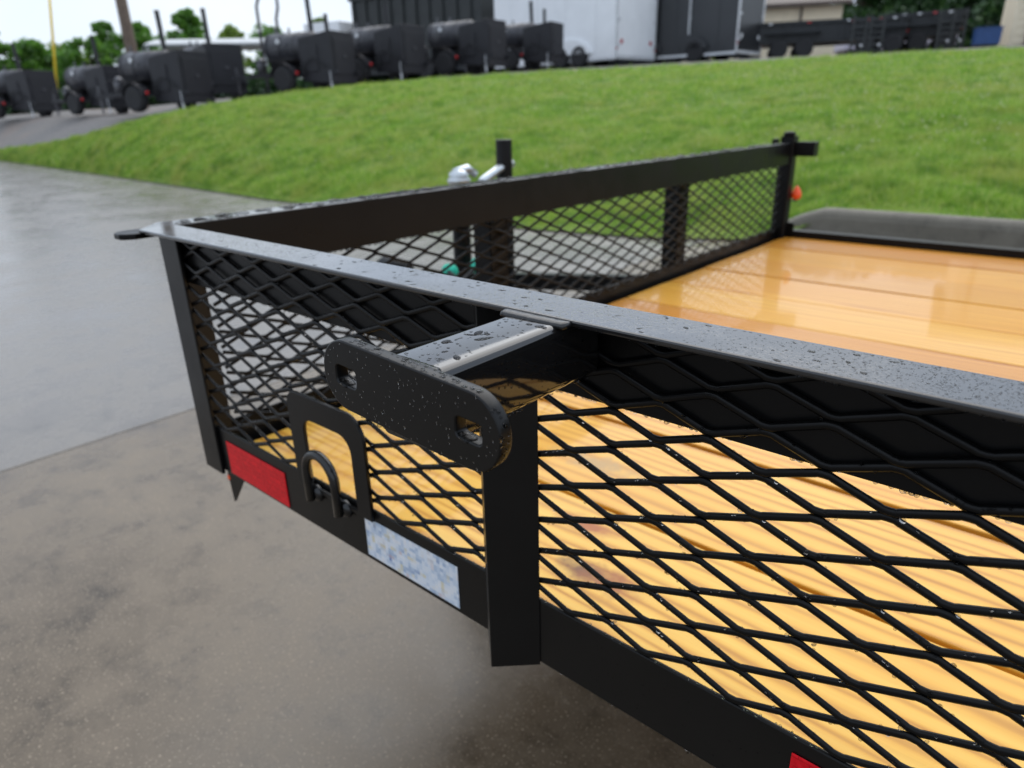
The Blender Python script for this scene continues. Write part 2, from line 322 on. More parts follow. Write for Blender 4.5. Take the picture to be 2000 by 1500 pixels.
def big_mesh(name, verts, faces, mat, parent=None, smooth=False):
    verts = np.asarray(verts, np.float32); faces = np.asarray(faces, np.int32); k = faces.shape[1]
    me = bpy.data.meshes.new(name); me.vertices.add(len(verts)); me.vertices.foreach_set('co', verts.ravel())
    me.loops.add(faces.size); me.loops.foreach_set('vertex_index', faces.ravel())
    me.polygons.add(len(faces)); me.polygons.foreach_set('loop_start', np.arange(0, faces.size, k, dtype=np.int32))
    me.polygons.foreach_set('loop_total', np.full(len(faces), k, np.int32))
    if smooth: me.polygons.foreach_set('use_smooth', np.ones(len(faces), bool))
    me.update(calc_edges=True); me.validate()
    return finish(bpy.data.objects.new(name, me), mat, parent, 0, False)
def sheet2d(name, outlines, thick, bev, mat, parent, mtx):     # flat plate with holes, cut from 2-D outlines
    cu = bpy.data.curves.new(name, 'CURVE'); cu.dimensions = '2D'; cu.fill_mode = 'BOTH'; cu.extrude = thick / 2 - bev; cu.bevel_depth = bev; cu.bevel_resolution = 1
    cu.offset = -bev
    for o in outlines:
        sp = cu.splines.new('POLY'); sp.points.add(len(o) - 1)
        for p, q in zip(sp.points, o): p.co = (q[0], q[1], 0, 1)
        sp.use_cyclic_u = True
    tmp = bpy.data.objects.new('tmp', cu); COL.objects.link(tmp)
    dg = bpy.context.evaluated_depsgraph_get(); me = bpy.data.meshes.new_from_object(tmp.evaluated_get(dg))
    bpy.data.objects.remove(tmp); me.transform(mtx); me.name = name; me.materials.clear()
    return finish(bpy.data.objects.new(name, me), mat, parent, 0, False)
def rrect(x0, x1, y0, y1, r, n=6):
    pts = []
    for cx, cyy, a0 in ((x1 - r, y0 + r, -90), (x1 - r, y1 - r, 0), (x0 + r, y1 - r, 90), (x0 + r, y0 + r, 180)):
        for i in range(n + 1):
            a = math.radians(a0 + 90 * i / n); pts.append((cx + r * math.cos(a), cyy + r * math.sin(a)))
    return pts

# ------------------------------------------------------------------ terrain
F2 = np.array([-0.66160, 0.74986]); R2 = np.array([0.74986, 0.66160]); YAW = math.atan2(R2[1], R2[0])
def at(c, r, D):                       # point seen at photo pixel (c, r) at forward distance D
    d = (c - 1000) / FPX * RX - (r - 750) / FPX * RU + RW
    return CAM + d * (D / (d[:2] @ F2))
def to_ud(P):
    rel = np.asarray(P)[..., :2] - CAM[:2]; D = rel @ F2; return (rel @ R2) / D, D
EDGE = np.array([(-70, 10.5), (-40, 7.2), (-23.3, 5.40), (-14.5, 4.83), (-7.7, 4.32), (-4, 4.25), (-2.4, 4.5), (-1.5, 4.93), (-1.1, 5.125), (1, 5.135), (2.2, 5.14), (3.0, 5.14)])
ex = np.concatenate([np.linspace(-70, -8, 60), np.linspace(-7.9, 3.0, 120)])
ey = np.interp(ex, EDGE[:, 0], EDGE[:, 1])
eu, eD = to_ud(np.c_[ex, ey]); 
def tab(lst):
    P = np.array([at(*a) for a in lst]); u, D = to_ud(P); o = np.argsort(u); return u[o], D[o], P[o, 2]
cU, cD, cZ = tab([(-500, 395, 26), (-200, 335, 23.5), (0, 297, 20.4), (100, 284, 17.6), (200, 258, 15.8), (300, 229, 15.2), (400, 210, 15.2), (500, 191, 15.5), (700, 166, 16.3), (900, 151, 17), (1100, 139, 17), (1300, 130, 17), (1500, 119, 16), (1700, 108, 15), (2000, 95, 14), (2500, 80, 13), (3000, 70, 12)])
pU, pD, pZ = tab([(-500, 290, 40), (-200, 245, 30), (0, 234, 24.5), (160, 226, 20.5), (275, 226, 17.4), (425, 199, 20), (550, 189, 18.4), (690, 168, 19.5), (862, 149, 21), (1000, 139, 23), (1200, 128, 23), (1500, 112, 22), (1700, 104, 21), (2000, 86, 20), (2500, 60, 19), (3000, 50, 18)])
k0 = to_ud(np.array([[-1.55, 5.0]]))[0][0]; k1 = to_ud(np.array([[-1.1, 5.24]]))[0][0]
def zt(u, D):
    u = np.asarray(u, float); D = np.asarray(D, float)
    db = np.interp(u, eu, eD); dc = np.interp(u, cU, cD); zc = np.interp(u, cU, cZ); dp = np.interp(u, pU, pD); zp = np.interp(u, pU, pZ)
    dc = np.maximum(dc, db + .3); dp = np.maximum(dp, dc + .5)
    z0 = np.interp(u, [k0, k1], [0.015, 0.235])
    s = np.clip((D - db) / (dc - db), 0, 1)
    e = s + 0.10 * np.sin(np.pi * s)
    x = CAM[0] + F2[0] * D + R2[0] * u * D; y = CAM[1] + F2[1] * D + R2[1] * u * D
    bmp = 0.045 * (np.sin(1.3 * x + .7 * y) + np.sin(2.1 * y - .9 * x + 1) + .6 * np.sin(3.7 * x + 2.9 * y)) * 4 * s * (1 - s) * .5
    z = np.where(D < db, 0.0, z0 + (zc - z0) * e + bmp)
    q = np.clip((D - dc) / (dp - dc), 0, 1)
    z = np.where(D > dc, zc + (zp - zc) * q, z)
    return np.where(D > dp, zp + .03 * np.minimum(D - dp, 40), z)
def xy(u, D): return CAM[0] + F2[0] * D + R2[0] * u * D, CAM[1] + F2[1] * D + R2[1] * u * D
def ground(c, r, D, dz=0.0):
    P = at(c, r, D); u, d = to_ud(P); return (P[0], P[1], float(zt(u, d)) + dz)
def grid_mesh(name, us, rows, mat, dz=0.0):
    nu = len(us); nr = rows.shape[0]; U = np.tile(us, (nr, 1)); X, Y = xy(U, rows); Z = zt(U, rows) + dz
    v = np.stack([X, Y, Z], -1).reshape(-1, 3); i = np.arange(nr - 1)[:, None] * nu + np.arange(nu - 1)[None]
    f = np.stack([i, i + 1, i + 1 + nu, i + nu], -1).reshape(-1, 4)
    return big_mesh(name, v, f, mat, smooth=True)
U0, U1 = float(eu.min()) + 0.001, 2.6
us = np.linspace(-1.35, U1, 330)
us = us[us > U0] if U0 > -1.35 else us
db = np.interp(us, eu, eD) + 1e-3; dc = np.maximum(np.interp(us, cU, cD), db + .3); dp = np.maximum(np.interp(us, pU, pD), dc + .5)
ss = np.linspace(0, 1, 90)[:, None]
bank = tag(grid_mesh('grass_bank', us, db + (dc + .25 - db) * ss, M['thatch']), 'rising grassy bank behind the trailer', kind='structure')
ss2 = np.concatenate([np.linspace(0, 1, 30), 1 + np.geomspace(.05, 12, 24)])[:, None]
yard = tag(grid_mesh('gravel_yard', us, dc + (dp - dc) * ss2, M['gravel'], -0.012), 'dark gravel storage yard above the bank', kind='structure')
gs = MB(); gs.add([(-900, -900, -.06), (900, -900, -.06), (900, 900, -.06), (-900, 900, -.06)], [(0, 1, 2, 3)])
tag(gs.build('ground', M['gravel']), 'gravelly ground around the concrete apron', kind='structure')
# concrete apron in slabs
ap = MB(); ap.add([(-60, -20, -.02), (25, -20, -.02), (25, 5.4, -.02), (-60, 9, -.02)], [(0, 1, 2, 3)])
apron = tag(ap.build('concrete_apron', M['joint']), 'wet concrete apron under the trailer', kind='structure')
bx = [-1.93 - 2.99 * k for k in range(0, 19)][::-1] + [-1.93 + 2.99 * k for k in range(1, 8)]
for i in range(len(bx) - 1):
    x0, x1 = bx[i] + .003, bx[i + 1] - .003
    for (ya, yb) in ((-14, -2.9), (-2.89, None)):
        y1a = yb if yb is not None else float(np.interp(x0, EDGE[:, 0], EDGE[:, 1])) + .05
        y1b = yb if yb is not None else float(np.interp(x1, EDGE[:, 0], EDGE[:, 1])) + .05
        if yb is None and x1 > -2.5: y1a, y1b = max(y1a, 4.6) if x0 > -2.5 else y1a, 5.15
        s = MB().prism([(x0, ya), (x1, ya), (x1, y1b), (x0, y1a)], -.10, 0.0, 'z')
        s.build('slab', M['conc_near'] if x0 > -2.0 else M['conc_far'], apron, bevel=.006)
# kerb
kb = MB(); st = []
for x in list(np.linspace(-1.55, -1.0, 12)) + [0, 1.5, 3, 5, 8, 12]:
    h = 0.012 + .245 * float(np.clip((x + 1.55) / .36, 0, 1)) ** .42; r = min(.07, h * .45); y0 = 5.06 - max(0, (-1.1 - x)) * .12
    pr = [(y0, -.05), (y0 + .01, h - r), (y0 + .01 + r * .12, h - r * .5), (y0 + .01 + r * .35, h - r * .2), (y0 + .01 + r * .65, h - r * .05), (y0 + .01 + r, h), (y0 + .085, h), (y0 + .09, -.05)]
    st.append([(x, p, q) for p, q in pr])
vs_ = [p for a in st for p in a]; n = 8
kb.add(vs_, [(i * n + k, i * n + (k + 1) % n, (i + 1) * n + (k + 1) % n, (i + 1) * n + k) for i in range(len(st) - 1) for k in range(n)] + [tuple(range(n)), tuple((len(st) - 1) * n + k for k in range(n))])
tag(kb.build('kerb', M['conc_kerb'], smooth=False), 'dark wet concrete kerb with tapered end at foot of the bank', kind='structure')
# grass blades
NB = 430000
gu = rng.uniform(-.86, 1.05, NB); gb = np.interp(gu, eu, eD); gc = np.maximum(np.interp(gu, cU, cD), gb + .3)
inv = rng.uniform(0, 1, NB); gd = 1 / (1 / (gb + .01) * (1 - inv) + 1 / (gc + .25) * inv)
gx, gy = xy(gu, gd); gz = zt(gu, gd)
clump = .5 + .5 * np.sin(gx * 5.1 + 1.7 * np.sin(gy * 3.3)) * np.sin(gy * 4.7 + 1.3 * np.sin(gx * 2.9))
hgt = rng.uniform(.025, .06, NB) * (.55 + 1.1 * clump) * np.where(rng.uniform(0, 1, NB) < .04, 1.7, 1)
hgt *= np.clip((gd - gb) / .25, .35, 1)
an = rng.uniform(0, 2 * np.pi, NB); ln = rng.uniform(.1, .8, NB) * hgt; wd = rng.uniform(.003, .0055, NB) * np.clip(gd / 6.5, 1, 2.6)
la = rng.uniform(0, 2 * np.pi, NB)
B0 = np.stack([gx - wd * np.cos(an), gy - wd * np.sin(an), gz - .004], -1); B1 = np.stack([gx + wd * np.cos(an), gy + wd * np.sin(an), gz - .004], -1)
B2 = np.stack([gx + ln * np.cos(la), gy + ln * np.sin(la), gz + hgt], -1)
gv = np.stack([B0, B1, B2], 1).reshape(-1, 3); gf = np.arange(NB * 3).reshape(-1, 3)
tag(big_mesh('grass', gv, gf, M['blade']), 'bright green mown grass covering the bank', 'grass', kind='stuff')
# clover heads
NC = 1500
cu_ = np.concatenate([rng.uniform(.3, 1.0, 1000), rng.uniform(-.8, .4, NC - 1000)]); cb = np.interp(cu_, eu, eD); cc = np.interp(cu_, cU, cD)
cd_ = cb + (cc - cb) * rng.uniform(.12, .95, NC); cx, cyy = xy(cu_, cd_); cz = zt(cu_, cd_) + rng.uniform(.05, .09, NC)
oct_ = np.array([(1, 0, 0), (0, 1, 0), (-1, 0, 0), (0, -1, 0), (0, 0, 1), (0, 0, -1)], float)
of = np.array([(0, 1, 4), (1, 2, 4), (2, 3, 4), (3, 0, 4), (1, 0, 5), (2, 1, 5), (3, 2, 5), (0, 3, 5)])
cv = (np.stack([cx, cyy, cz], -1)[:, None] + oct_[None] * rng.uniform(.005, .010, NC)[:, None, None]).reshape(-1, 3)
cf = (of[None] + (np.arange(NC) * 6)[:, None, None]).reshape(-1, 3)
tag(big_mesh('clover_flowers', cv, cf, M['clover']), 'small white clover flowers dotted over the grass bank', 'flowers', kind='stuff')

# ------------------------------------------------------------------ the trailer
TO = (0.9, 1.23, 0.0)                      # trailer base on the ground
OFF = (TO[0], TO[1], -GZ)                  # geometry below is in rail-top coordinates
TR = empty('utility_trailer', TO)
tag(TR, 'black steel utility trailer with mesh sides and varnished wooden deck', 'trailer')
XE, YW = 2.9, 2.42                         # rear end, far side
def part(mb, name, mat, parent=None, **k): return mb.build(name, M[mat], parent or TR, off=OFF, **k)
OM = Matrix.Translation((-OFF[0], -OFF[1], -OFF[2]))
# near top rail: flange with angled tip and inner leg
p = MB(); p.prism([(-.522, 0.0), (XE, 0.0), (XE, .051), (-.578, .051)], -.005, 0, 'z'); rail = part(p, 'top_rail', 'steel_wet', bevel=.0016)
rail['label'] = 'wet top rail beaded with rain on the near side'
p = MB(); p.box(-.530, XE, .0463, .0508, -.080, -.0049); part(p, 'rail_leg', 'steel', rail, bevel=.001)
# front top rail
p = MB(); p.prism([(-.572, 2.372), (-.572, -.004), (-.566, -.014), (-.556, -.020), (-.540, -.020), (-.532, -.014), (-.526, -.004), (-.526, 2.372)], -.0135, -.0055, 'z'); fr = part(p, 'front_top_rail', 'steel', bevel=.002)
p = MB(); p.box(-.5255, -.5193, .0515, 2.372, -.078, -.0010); part(p, 'rail_leg', 'steel', fr, bevel=.001)
# raise the front rail's top sheet level with the side rail beyond the corner
p = MB(); p.box(-.572, -.5256, .0525, 2.372, -.0054, -.0005); part(p, 'rail_cap', 'steel_wet', fr, bevel=.0012)
# lower rails
p = MB(); p.box(-.545, XE, .0400, .0440, -.3764, -.2995); lower = part(p, 'lower_rail', 'steel_satin', bevel=.0018)
p = MB(); p.box(-.5455, -.5415, .0445, YW + .004, -.3764, -.318); p.box(-.5415, -.522, .0445, YW + .004, -.3764, -.370); part(p, 'front_lower_rail', 'steel', bevel=.001)
p = MB(); p.box(-.53, XE, YW, YW + .006, -.40, -.331); p.box(-.53, XE, YW + .006, YW + .05, -.337, -.3315); part(p, 'far_lower_rail', 'steel', bevel=.001)
p = MB(); p.box(XE - .006, XE, .0445, YW, -.40, -.331); part(p, 'rear_rail', 'steel', bevel=.001)
# corner post (angle)
p = MB(); p.prism([(-.546, .0335), (-.494, .0335), (-.494, .0390), (-.5405, .0390), (-.5405, .085), (-.546, .085)], -.380, -.0140, 'z'); part(p, 'corner_post', 'steel_satin', bevel=.0012)
# V-set angle upright under the spare wheel mount
s2 = .0508 / math.sqrt(2)
def vpost(xv, ztop, zbot):
    y0 = .0415 - s2; tk = .0070
    return MB().prism([(xv, y0), (xv + s2, .0395), (xv + s2 - tk, .0395), (xv, y0 + tk), (xv - s2 + tk, .0395), (xv - s2, .0395)], zbot, ztop, 'z')
part(vpost(.1004, -.0052, -.379), 'upright', 'steel_satin', bevel=.001)
for xv in (1.25, 2.3): part(vpost(xv, -.0052, -.379), 'upright', 'steel_satin', bevel=.001)
# front panel uprights and far corner post
for ya, yb in ((.72, .775), (1.565, 1.622)):
    p = MB(); p.box(-.5480, -.5430, ya, yb, -.372, -.0140); p.box(-.5428, -.5400 - .055 + .0, ya, ya + .005, -.372, -.0140)
    part(p, 'front_upright', 'steel', bevel=.001)
p = MB(); p.prism(rrect(-.565, -.512, 2.374, 2.424, .006), -.400, .022, 'z'); cp = part(p, 'far_corner_post', 'steel', smooth=False)
p = MB(); p.lathe([(0, .020), (.006, .024), (.014, .020), (.018, .006)], (-.540, 2.398, .022), (0, 0, 1), 14); part(p, 'post_cap', 'steel', cp, smooth=True)
p = MB(); p.box(-.5118, -.440, 2.392, 2.440, -.050, .002); part(p, 'latch_stub', 'steel', cp, bevel=.002)
p = MB(); p.box(-.58, -.5655, 2.33, 2.372, .0, .014); part(p, 'latch_pin', 'steel', cp, bevel=.002)
p = MB(); p.box(-.5118, -.488, 2.412, 2.4195, -.345, -.300); part(p, 'bracket', 'steel', cp, bevel=.001)
p = MB(); p.lathe([(0, .004), (.006, .016), (.018, .020), (.032, .016), (.046, .008), (.054, .001)], (-.500, 2.435, -.215), (0, 0, 1), 14); ml = part(p, 'marker_light', 'amber', smooth=True); ml['label'] = 'orange teardrop marker lens on the far corner post'
p = MB(); p.box(-.515, -.497, 2.4245, 2.450, -.219, -.2155); part(p, 'marker_bracket', 'steel', ml)

# expanded metal: every wire zigzags between bonds
def expanded(length, zlo, zhi, x0, dx, z0, S, to_world, t0, t1):
    w, th = .0031, .0019; nseg = 8; ks0 = math.floor((t0 - x0) / dx) - 1; ks1 = math.ceil((t1 - x0) / dx) + 1
    V = []; Fc = []; nb = 0; ring = np.array([(math.cos(2 * math.pi * i / nseg + .39), math.sin(2 * math.pi * i / nseg + .39)) for i in range(nseg)])
    jmin = math.floor((zlo - z0) / (S / 2)) - 1; jmax = math.ceil((zhi - z0) / (S / 2)) + 1
    for j in range(jmin, jmax):
        # wire between level j and j+1 (levels at z0 + j*S/2); nodes on level j sit at columns with parity j
        xs = []; zs = []; ws = []
        for k in range(ks0, ks1):
            low = (k - j) % 2 == 0; xc = x0 + k * dx; zc = z0 + j * S / 2 + w * .80 if low else z0 + (j + 1) * S / 2 - w * .80
            for o_, bend in ((-.0058, .0011), (-.0038, .0002), (0, 0), (.0038, .0002), (.0058, .0011)):
                xs.append(xc + o_); zs.append(zc + (bend if low else -bend)); ws.append(1.0)
        xs = np.array(xs); zs = np.array(zs); keep = (xs >= t0) & (xs <= t1) & (zs > zlo) & (zs < zhi)
        idx = np.where(keep)[0]
        if len(idx) < 2: continue
        for seg in np.split(idx, np.where(np.diff(idx) > 1)[0] + 1):
            if len(seg) < 2: continue
            cxs, czs = xs[seg], zs[seg]; tx = np.gradient(cxs); tz = np.gradient(czs); l = np.hypot(tx, tz); nx, nz = -tz / l, tx / l
            yy = .0009 * np.sign((j % 2) - .5)
            pts = np.stack([cxs[:, None] + ring[:, 0] * nx[:, None] * w, czs[:, None] + ring[:, 0] * nz[:, None] * w, np.broadcast_to(ring[:, 1] * th + yy, (len(seg), nseg))], -1)
            V.append(pts.reshape(-1, 3)); i = (np.arange(len(seg) - 1)[:, None] * nseg + np.arange(nseg)[None]); i2 = (np.arange(len(seg) - 1)[:, None] * nseg + (np.arange(nseg)[None] + 1) % nseg)
            Fc.append(np.stack([i, i2, i2 + nseg, i + nseg], -1).reshape(-1, 4) + nb); nb += len(seg) * nseg
    V = np.concatenate(V); return to_world(V), np.concatenate(Fc)
NX0, NDX, NZ0, NS = 0.16941, 0.03970, -0.12966, 0.03379
yM = .04515 - .0001
v_, f_ = expanded(0, -.3740, -.0053, NX0, NDX, NZ0, NS, lambda P: np.stack([P[:, 0] - OFF[0], P[:, 2] + .0421 - OFF[1], P[:, 1] - OFF[2]], -1), -.538, XE - .02)
MESH_Y = .0421
# behind the lower rail's outer face the sheet tucks in: only the part above the rail is kept in front
keepv = v_[:, 2] + OFF[2] > -.3000
cen = v_[f_].mean(1) + np.array(OFF); win = (cen[:, 0] > -.254) & (cen[:, 0] < -.139) & (cen[:, 2] < -.207)
fk = keepv[f_].all(1) & ~win; v2 = v_; f2 = f_[fk]
side_mesh = big_mesh('mesh_panel', v2, f2, M['mesh'], TR, smooth=True); side_mesh['label'] = 'black expanded metal mesh sheet filling the near side'
v_, f_ = expanded(0, -.3300, -.0140, .40, NDX, -.13, NS, lambda P: np.stack([P[:, 2] - .5335 - OFF[0], P[:, 0] - OFF[1], P[:, 1] - OFF[2]], -1), .088, 2.372)
front_mesh = big_mesh('front_mesh_panel', v_, f_, M['steel'], TR, smooth=True)

# deck planks
PW = .2365; py0 = .0625
for i in range(10):
    a = py0 + i * PW; bb_ = min(a + PW - .0080, YW - .004)
    dz = random.uniform(-.0025, .0015)
    s = MB(); s.box(-.521, XE - .01, a, bb_, -.394 + dz, -.356 + dz); o = part(s, 'plank', 'pine', bevel=.0022)
    tone = [(1, 1, 1), (.97, .93, .84), (.95, .84, .68), (.98, .90, .78), (.90, .72, .52), (.96, .84, .66), (.92, .75, .55), (.86, .70, .50), (.94, .80, .60), (.88, .70, .48)][i]; o.color = (*tone, 1)
for x in np.arange(-.3, XE, .42):
    s = MB(); s.box(x, x + .05, .12, YW - .05, -.470, -.3960); part(s, 'crossmember', 'steel')
# spare wheel mount: arm, plate, welds
p = MB(); pr = rrect(.1445, .1953, -.0528, -.0025, .0065, 5); n = len(pr)
ys = [-.1295, .0392]
p.prism(pr, ys[0], ys[1], 'y'); arm = part(p, 'mount_arm', 'arm', smooth=False); arm['label'] = 'square steel spare wheel arm sticking out from the near rail'
for po in arm.data.polygons:
    if len(po.vertices) == 4: po.use_smooth = True
md = arm.modifiers.new('es', 'EDGE_SPLIT'); md.split_angle = math.radians(35)
# trim the arm's top so it butts against the flange underside
ang = math.radians(-3.2); ca, sa = math.cos(ang), math.sin(ang)
PC = (.1785, -.020); PL, PH = .1555, .0480
outl = rrect(-PL / 2, PL / 2, -PH / 2, PH / 2, .0236, 10)
h1 = rrect(-.0640, -.0440, -.0062, .0062, .0030, 4); h2 = rrect(.0440, .0640, -.0062, .0062, .0030, 4)
MT = Matrix(((ca, -sa, 0, PC[0]), (0, 0, -1, -.1345), (sa, ca, 0, PC[1]), (0, 0, 0, 1)))
plate = sheet2d('mount_plate', [outl, h1[::-1], h2[::-1]], .0095, .0010, M['steel_satin'], arm, OM @ MT)
plate['label'] = 'rain-beaded round-ended steel plate with two square slots'
def bead(path, r, name='weld_bead', parent=None, flat=0):
    pts = []; P = [Vector(a) for a in path]
    for i in range(len(P) - 1):
        for k in range(14):
            q = P[i].lerp(P[i + 1], k / 14); j = r * .03; pts.append(q + Vector((random.uniform(-j, j), random.uniform(-j, j), random.uniform(-j, j))))
    pts.append(P[-1]); rs = [r * (1 + .03 * math.sin(i * 1.9) * random.uniform(.3, 1)) for i in range(len(pts))]; rs[0] = rs[-1] = r * .5
    m_ = MB().tube(pts, rs, 8); zc_ = sum(q.z for q in pts) / len(pts)
    if flat: m_.v = [(a, b_, zc_ + (c - zc_) * flat) for a, b_, c in m_.v]; o = part(m_, name, 'weld', parent, smooth=True); return o
bead([(.139, -.0045, -.0030), (.170, -.0055, -.0028), (.200, -.0045, -.0030)], .0065, parent=arm, flat=.45)
bead([(.142, -.1275, -.0015), (.170, -.1270, -.0010), (.197, -.1275, -.0015)], .0055, parent=arm, flat=.5)
bead([(.1962, -.1285, -.008), (.1962, -.1285, -.050)], .0022, parent=arm)
# stake pocket arch plate and tie-down loop
oA = rrect(-.267, -.114, -.330, -.178, .032, 8)
inn = [(-.141, -.306), (-.141, -.232)] + [(-.163 + .022 * math.cos(a), -.232 + .022 * math.sin(a)) for a in np.linspace(0, math.pi / 2, 7)[1:]] + [(-.218 + .019 * math.cos(a), -.229 + .019 * math.sin(a)) for a in np.linspace(math.pi / 2, math.pi, 7)] + [(-.237, -.306)]
oA = [(-.267, -.312), (-.114, -.312)] + [(-.114 - .032 + .032 * math.cos(a), -.178 - .032 + .032 * math.sin(a)) for a in np.linspace(0, math.pi / 2, 8)] + [(-.267 + .020 + .020 * math.cos(a), -.178 - .020 + .020 * math.sin(a)) for a in np.linspace(math.pi / 2, math.pi, 6)]
MA = Matrix(((1, 0, 0, 0), (0, 0, -1, .0362), (0, 1, 0, 0), (0, 0, 0, 1)))
arch = sheet2d('arch_plate', [oA, inn[::-1]], .0050, .0008, M['steel_satin'], TR, OM @ MA); arch['label'] = 'arched steel plate with an open window above the tie-down loop'
ring = [(-.232, .0272, -.322)] + [(-.202 - .030 * math.cos(a), .0272, -.279 + .030 * math.sin(a)) for a in np.linspace(0, math.pi, 15)] + [(-.172, .0272, -.322)]
td = part(MB().tube(ring, .0062, 12), 'tie_down_loop', 'steel_gloss', smooth=True)
for xx in (-.232, -.172):
    part(MB().lathe([(0, .010), (.004, .0125), (.010, .009)], (xx + .005, .0398, -.314), (0, -1, 0), 10), 'weld_bead', 'steel_gloss', td, smooth=True)
# reflectors and label
p = MB(); p.box(-.4725, -.312, .0384, .0397, -.3715, -.317); r1 = part(p, 'reflector', 'reflector', bevel=.0008); r1['label'] = 'red reflector beside the front corner post'
p = MB(); p.box(.378, .539, .0384, .0397, -.369, -.314); r2 = part(p, 'reflector', 'reflector', bevel=.0008); r2['label'] = 'red reflector at the bottom right of the near lower rail'
p = MB(); p.box(-.136, .023, .0390, .0397, -.369, -.3145); dc_ = part(p, 'label_sticker', 'decal'); dc_['label'] = 'pale blurred pixel-patterned sticker on the lower rail'
# gusset and amber marker under the front corner
p = MB(); p.prism([(-.505, -.3768), (-.452, -.3768), (-.500, -.437)], .046, .050, 'y'); gu_ = part(p, 'corner_gusset', 'steel')
p = MB(); p.lathe([(0, .008), (.006, .009), (.010, .006), (.012, .002)], (-.500, .054, -.394), (-1, -.2, 0), 12); part(p, 'marker_light', 'amber', smooth=True)
# tongue, jack, plugs, wheels (mostly hidden)
yc_ = 1.23
for s_ in (-1, 1):
    p = MB().tube([(-.545, yc_ + s_ * .55, -.43), (-1.45, yc_ + s_ * .03, -.43)], .038, 4); part(p, 'tongue_beam', 'steel')
p = MB(); p.lathe([(0, .03), (.05, .045), (.12, .05), (.16, .03)], (-1.43, yc_, -.40), (-1, 0, 0), 12); part(p, 'coupler', 'steel', smooth=True)
p = MB(); p.cyl((-.95, 1.228, -.48), (-.95, 1.228, .058), .0245, n=18); jk = part(p, 'jack_post', 'steel_satin', bevel=.002)
p = MB(); p.cyl((-.95, 1.228, -.82), (-.95, 1.228, -.47), .020, n=14); p.box(-1.01, -.89, 1.168, 1.288, -.85, -.838); part(p, 'jack_foot', 'zinc', jk)
p = MB(); p.tube([(-.95, 1.262, -.012), (-.945, 1.20, -.022), (-.94, 1.12, -.050), (-.94, 1.10, -.085)], .0125, 10); part(p, 'crank_handle', 'zinc', jk, smooth=True)
p = MB(); p.cyl((-.95, 1.035, -.45), (-.95, 1.035, -.052), .026, n=16); jk2 = part(p, 'tongue_box_post', 'steel', bevel=.003)
p = MB(); p.lathe([(0, .030), (.012, .034), (.022, .026), (.028, .030), (.040, .012)], (-.95, 1.035, -.052), (0, 0, 1), 14); p.tube([(-.95, 1.02, -.02), (-.95, 1.07, -.012), (-.95, 1.10, -.03)], .012, 8); part(p, 'post_clamp', 'zinc', jk2, smooth=True)
for a, bq in (((-.85, .885, -.262), (-.83, .862, -.252)), ((-.85, .99, -.262), (-.86, 1.03, -.272)), ((-.86, 1.02, -.295), (-.86, 1.055, -.300))):
    p = MB().cyl(a, bq, .023, .020, 12); part(p, 'wiring_plug', 'green', smooth=True)
p = MB().tube([(-.545, .80, -.36), (-.7, .83, -.30), (-.83, .862, -.255), (-.86, .93, -.30), (-.85, .99, -.265), (-.9, 1.1, -.36)], .006, 8); part(p, 'wiring_cable', 'rubber', smooth=True)
for s_ in (.36, 2.10):
    p = MB(); p.lathe([(-.09, .13), (-.10, .17), (-.085, .205), (0, .212), (.085, .205), (.10, .17), (.09, .13)], (1.75, s_, -.638), (0, 1, 0), 28); tw = part(p, 'wheel_tyre', 'rubber', smooth=True)
    p = MB(); p.lathe([(-.085, .132), (-.05, .08), (.05, .08), (.085, .132)], (1.75, s_, -.638), (0, 1, 0), 20); part(p, 'wheel_rim', 'rim', tw, smooth=True)
p = MB().cyl((1.75, .36, -.638), (1.75, 2.10, -.638), .03); p.box(1.72, 1.78, .42, .48, -.64, -.47); p.box(1.72, 1.78, 1.98, 2.04, -.64, -.47); part(p, 'axle', 'steel')

# ------------------------------------------------------------------ rain drops
rings, segs = 3, 9
cap = [(0, 0, 1.0)]
for i in range(1, rings + 1):
    th = (math.pi / 2) * i / rings
    for k in range(segs): cap.append((math.sin(th) * math.cos(2 * math.pi * k / segs), math.sin(th) * math.sin(2 * math.pi * k / segs), math.cos(th)))
cap = np.array(cap); cf_ = []
for k in range(segs): cf_.append((0, 1 + k, 1 + (k + 1) % segs))
for i in range(rings - 1):
    for k in range(segs):
        a = 1 + i * segs + k; b2 = 1 + i * segs + (k + 1) % segs; cf_ += [(a, a + segs, b2 + segs), (a, b2 + segs, b2)]
base_i = len(cap); cap = np.vstack([cap, [(0, 0, -.02)]])
for k in range(segs): cf_.append((base_i, 1 + (rings - 1) * segs + (k + 1) % segs, 1 + (rings - 1) * segs + k))
cf_ = np.array(cf_)
DV, DF, dn = [], [], [0]
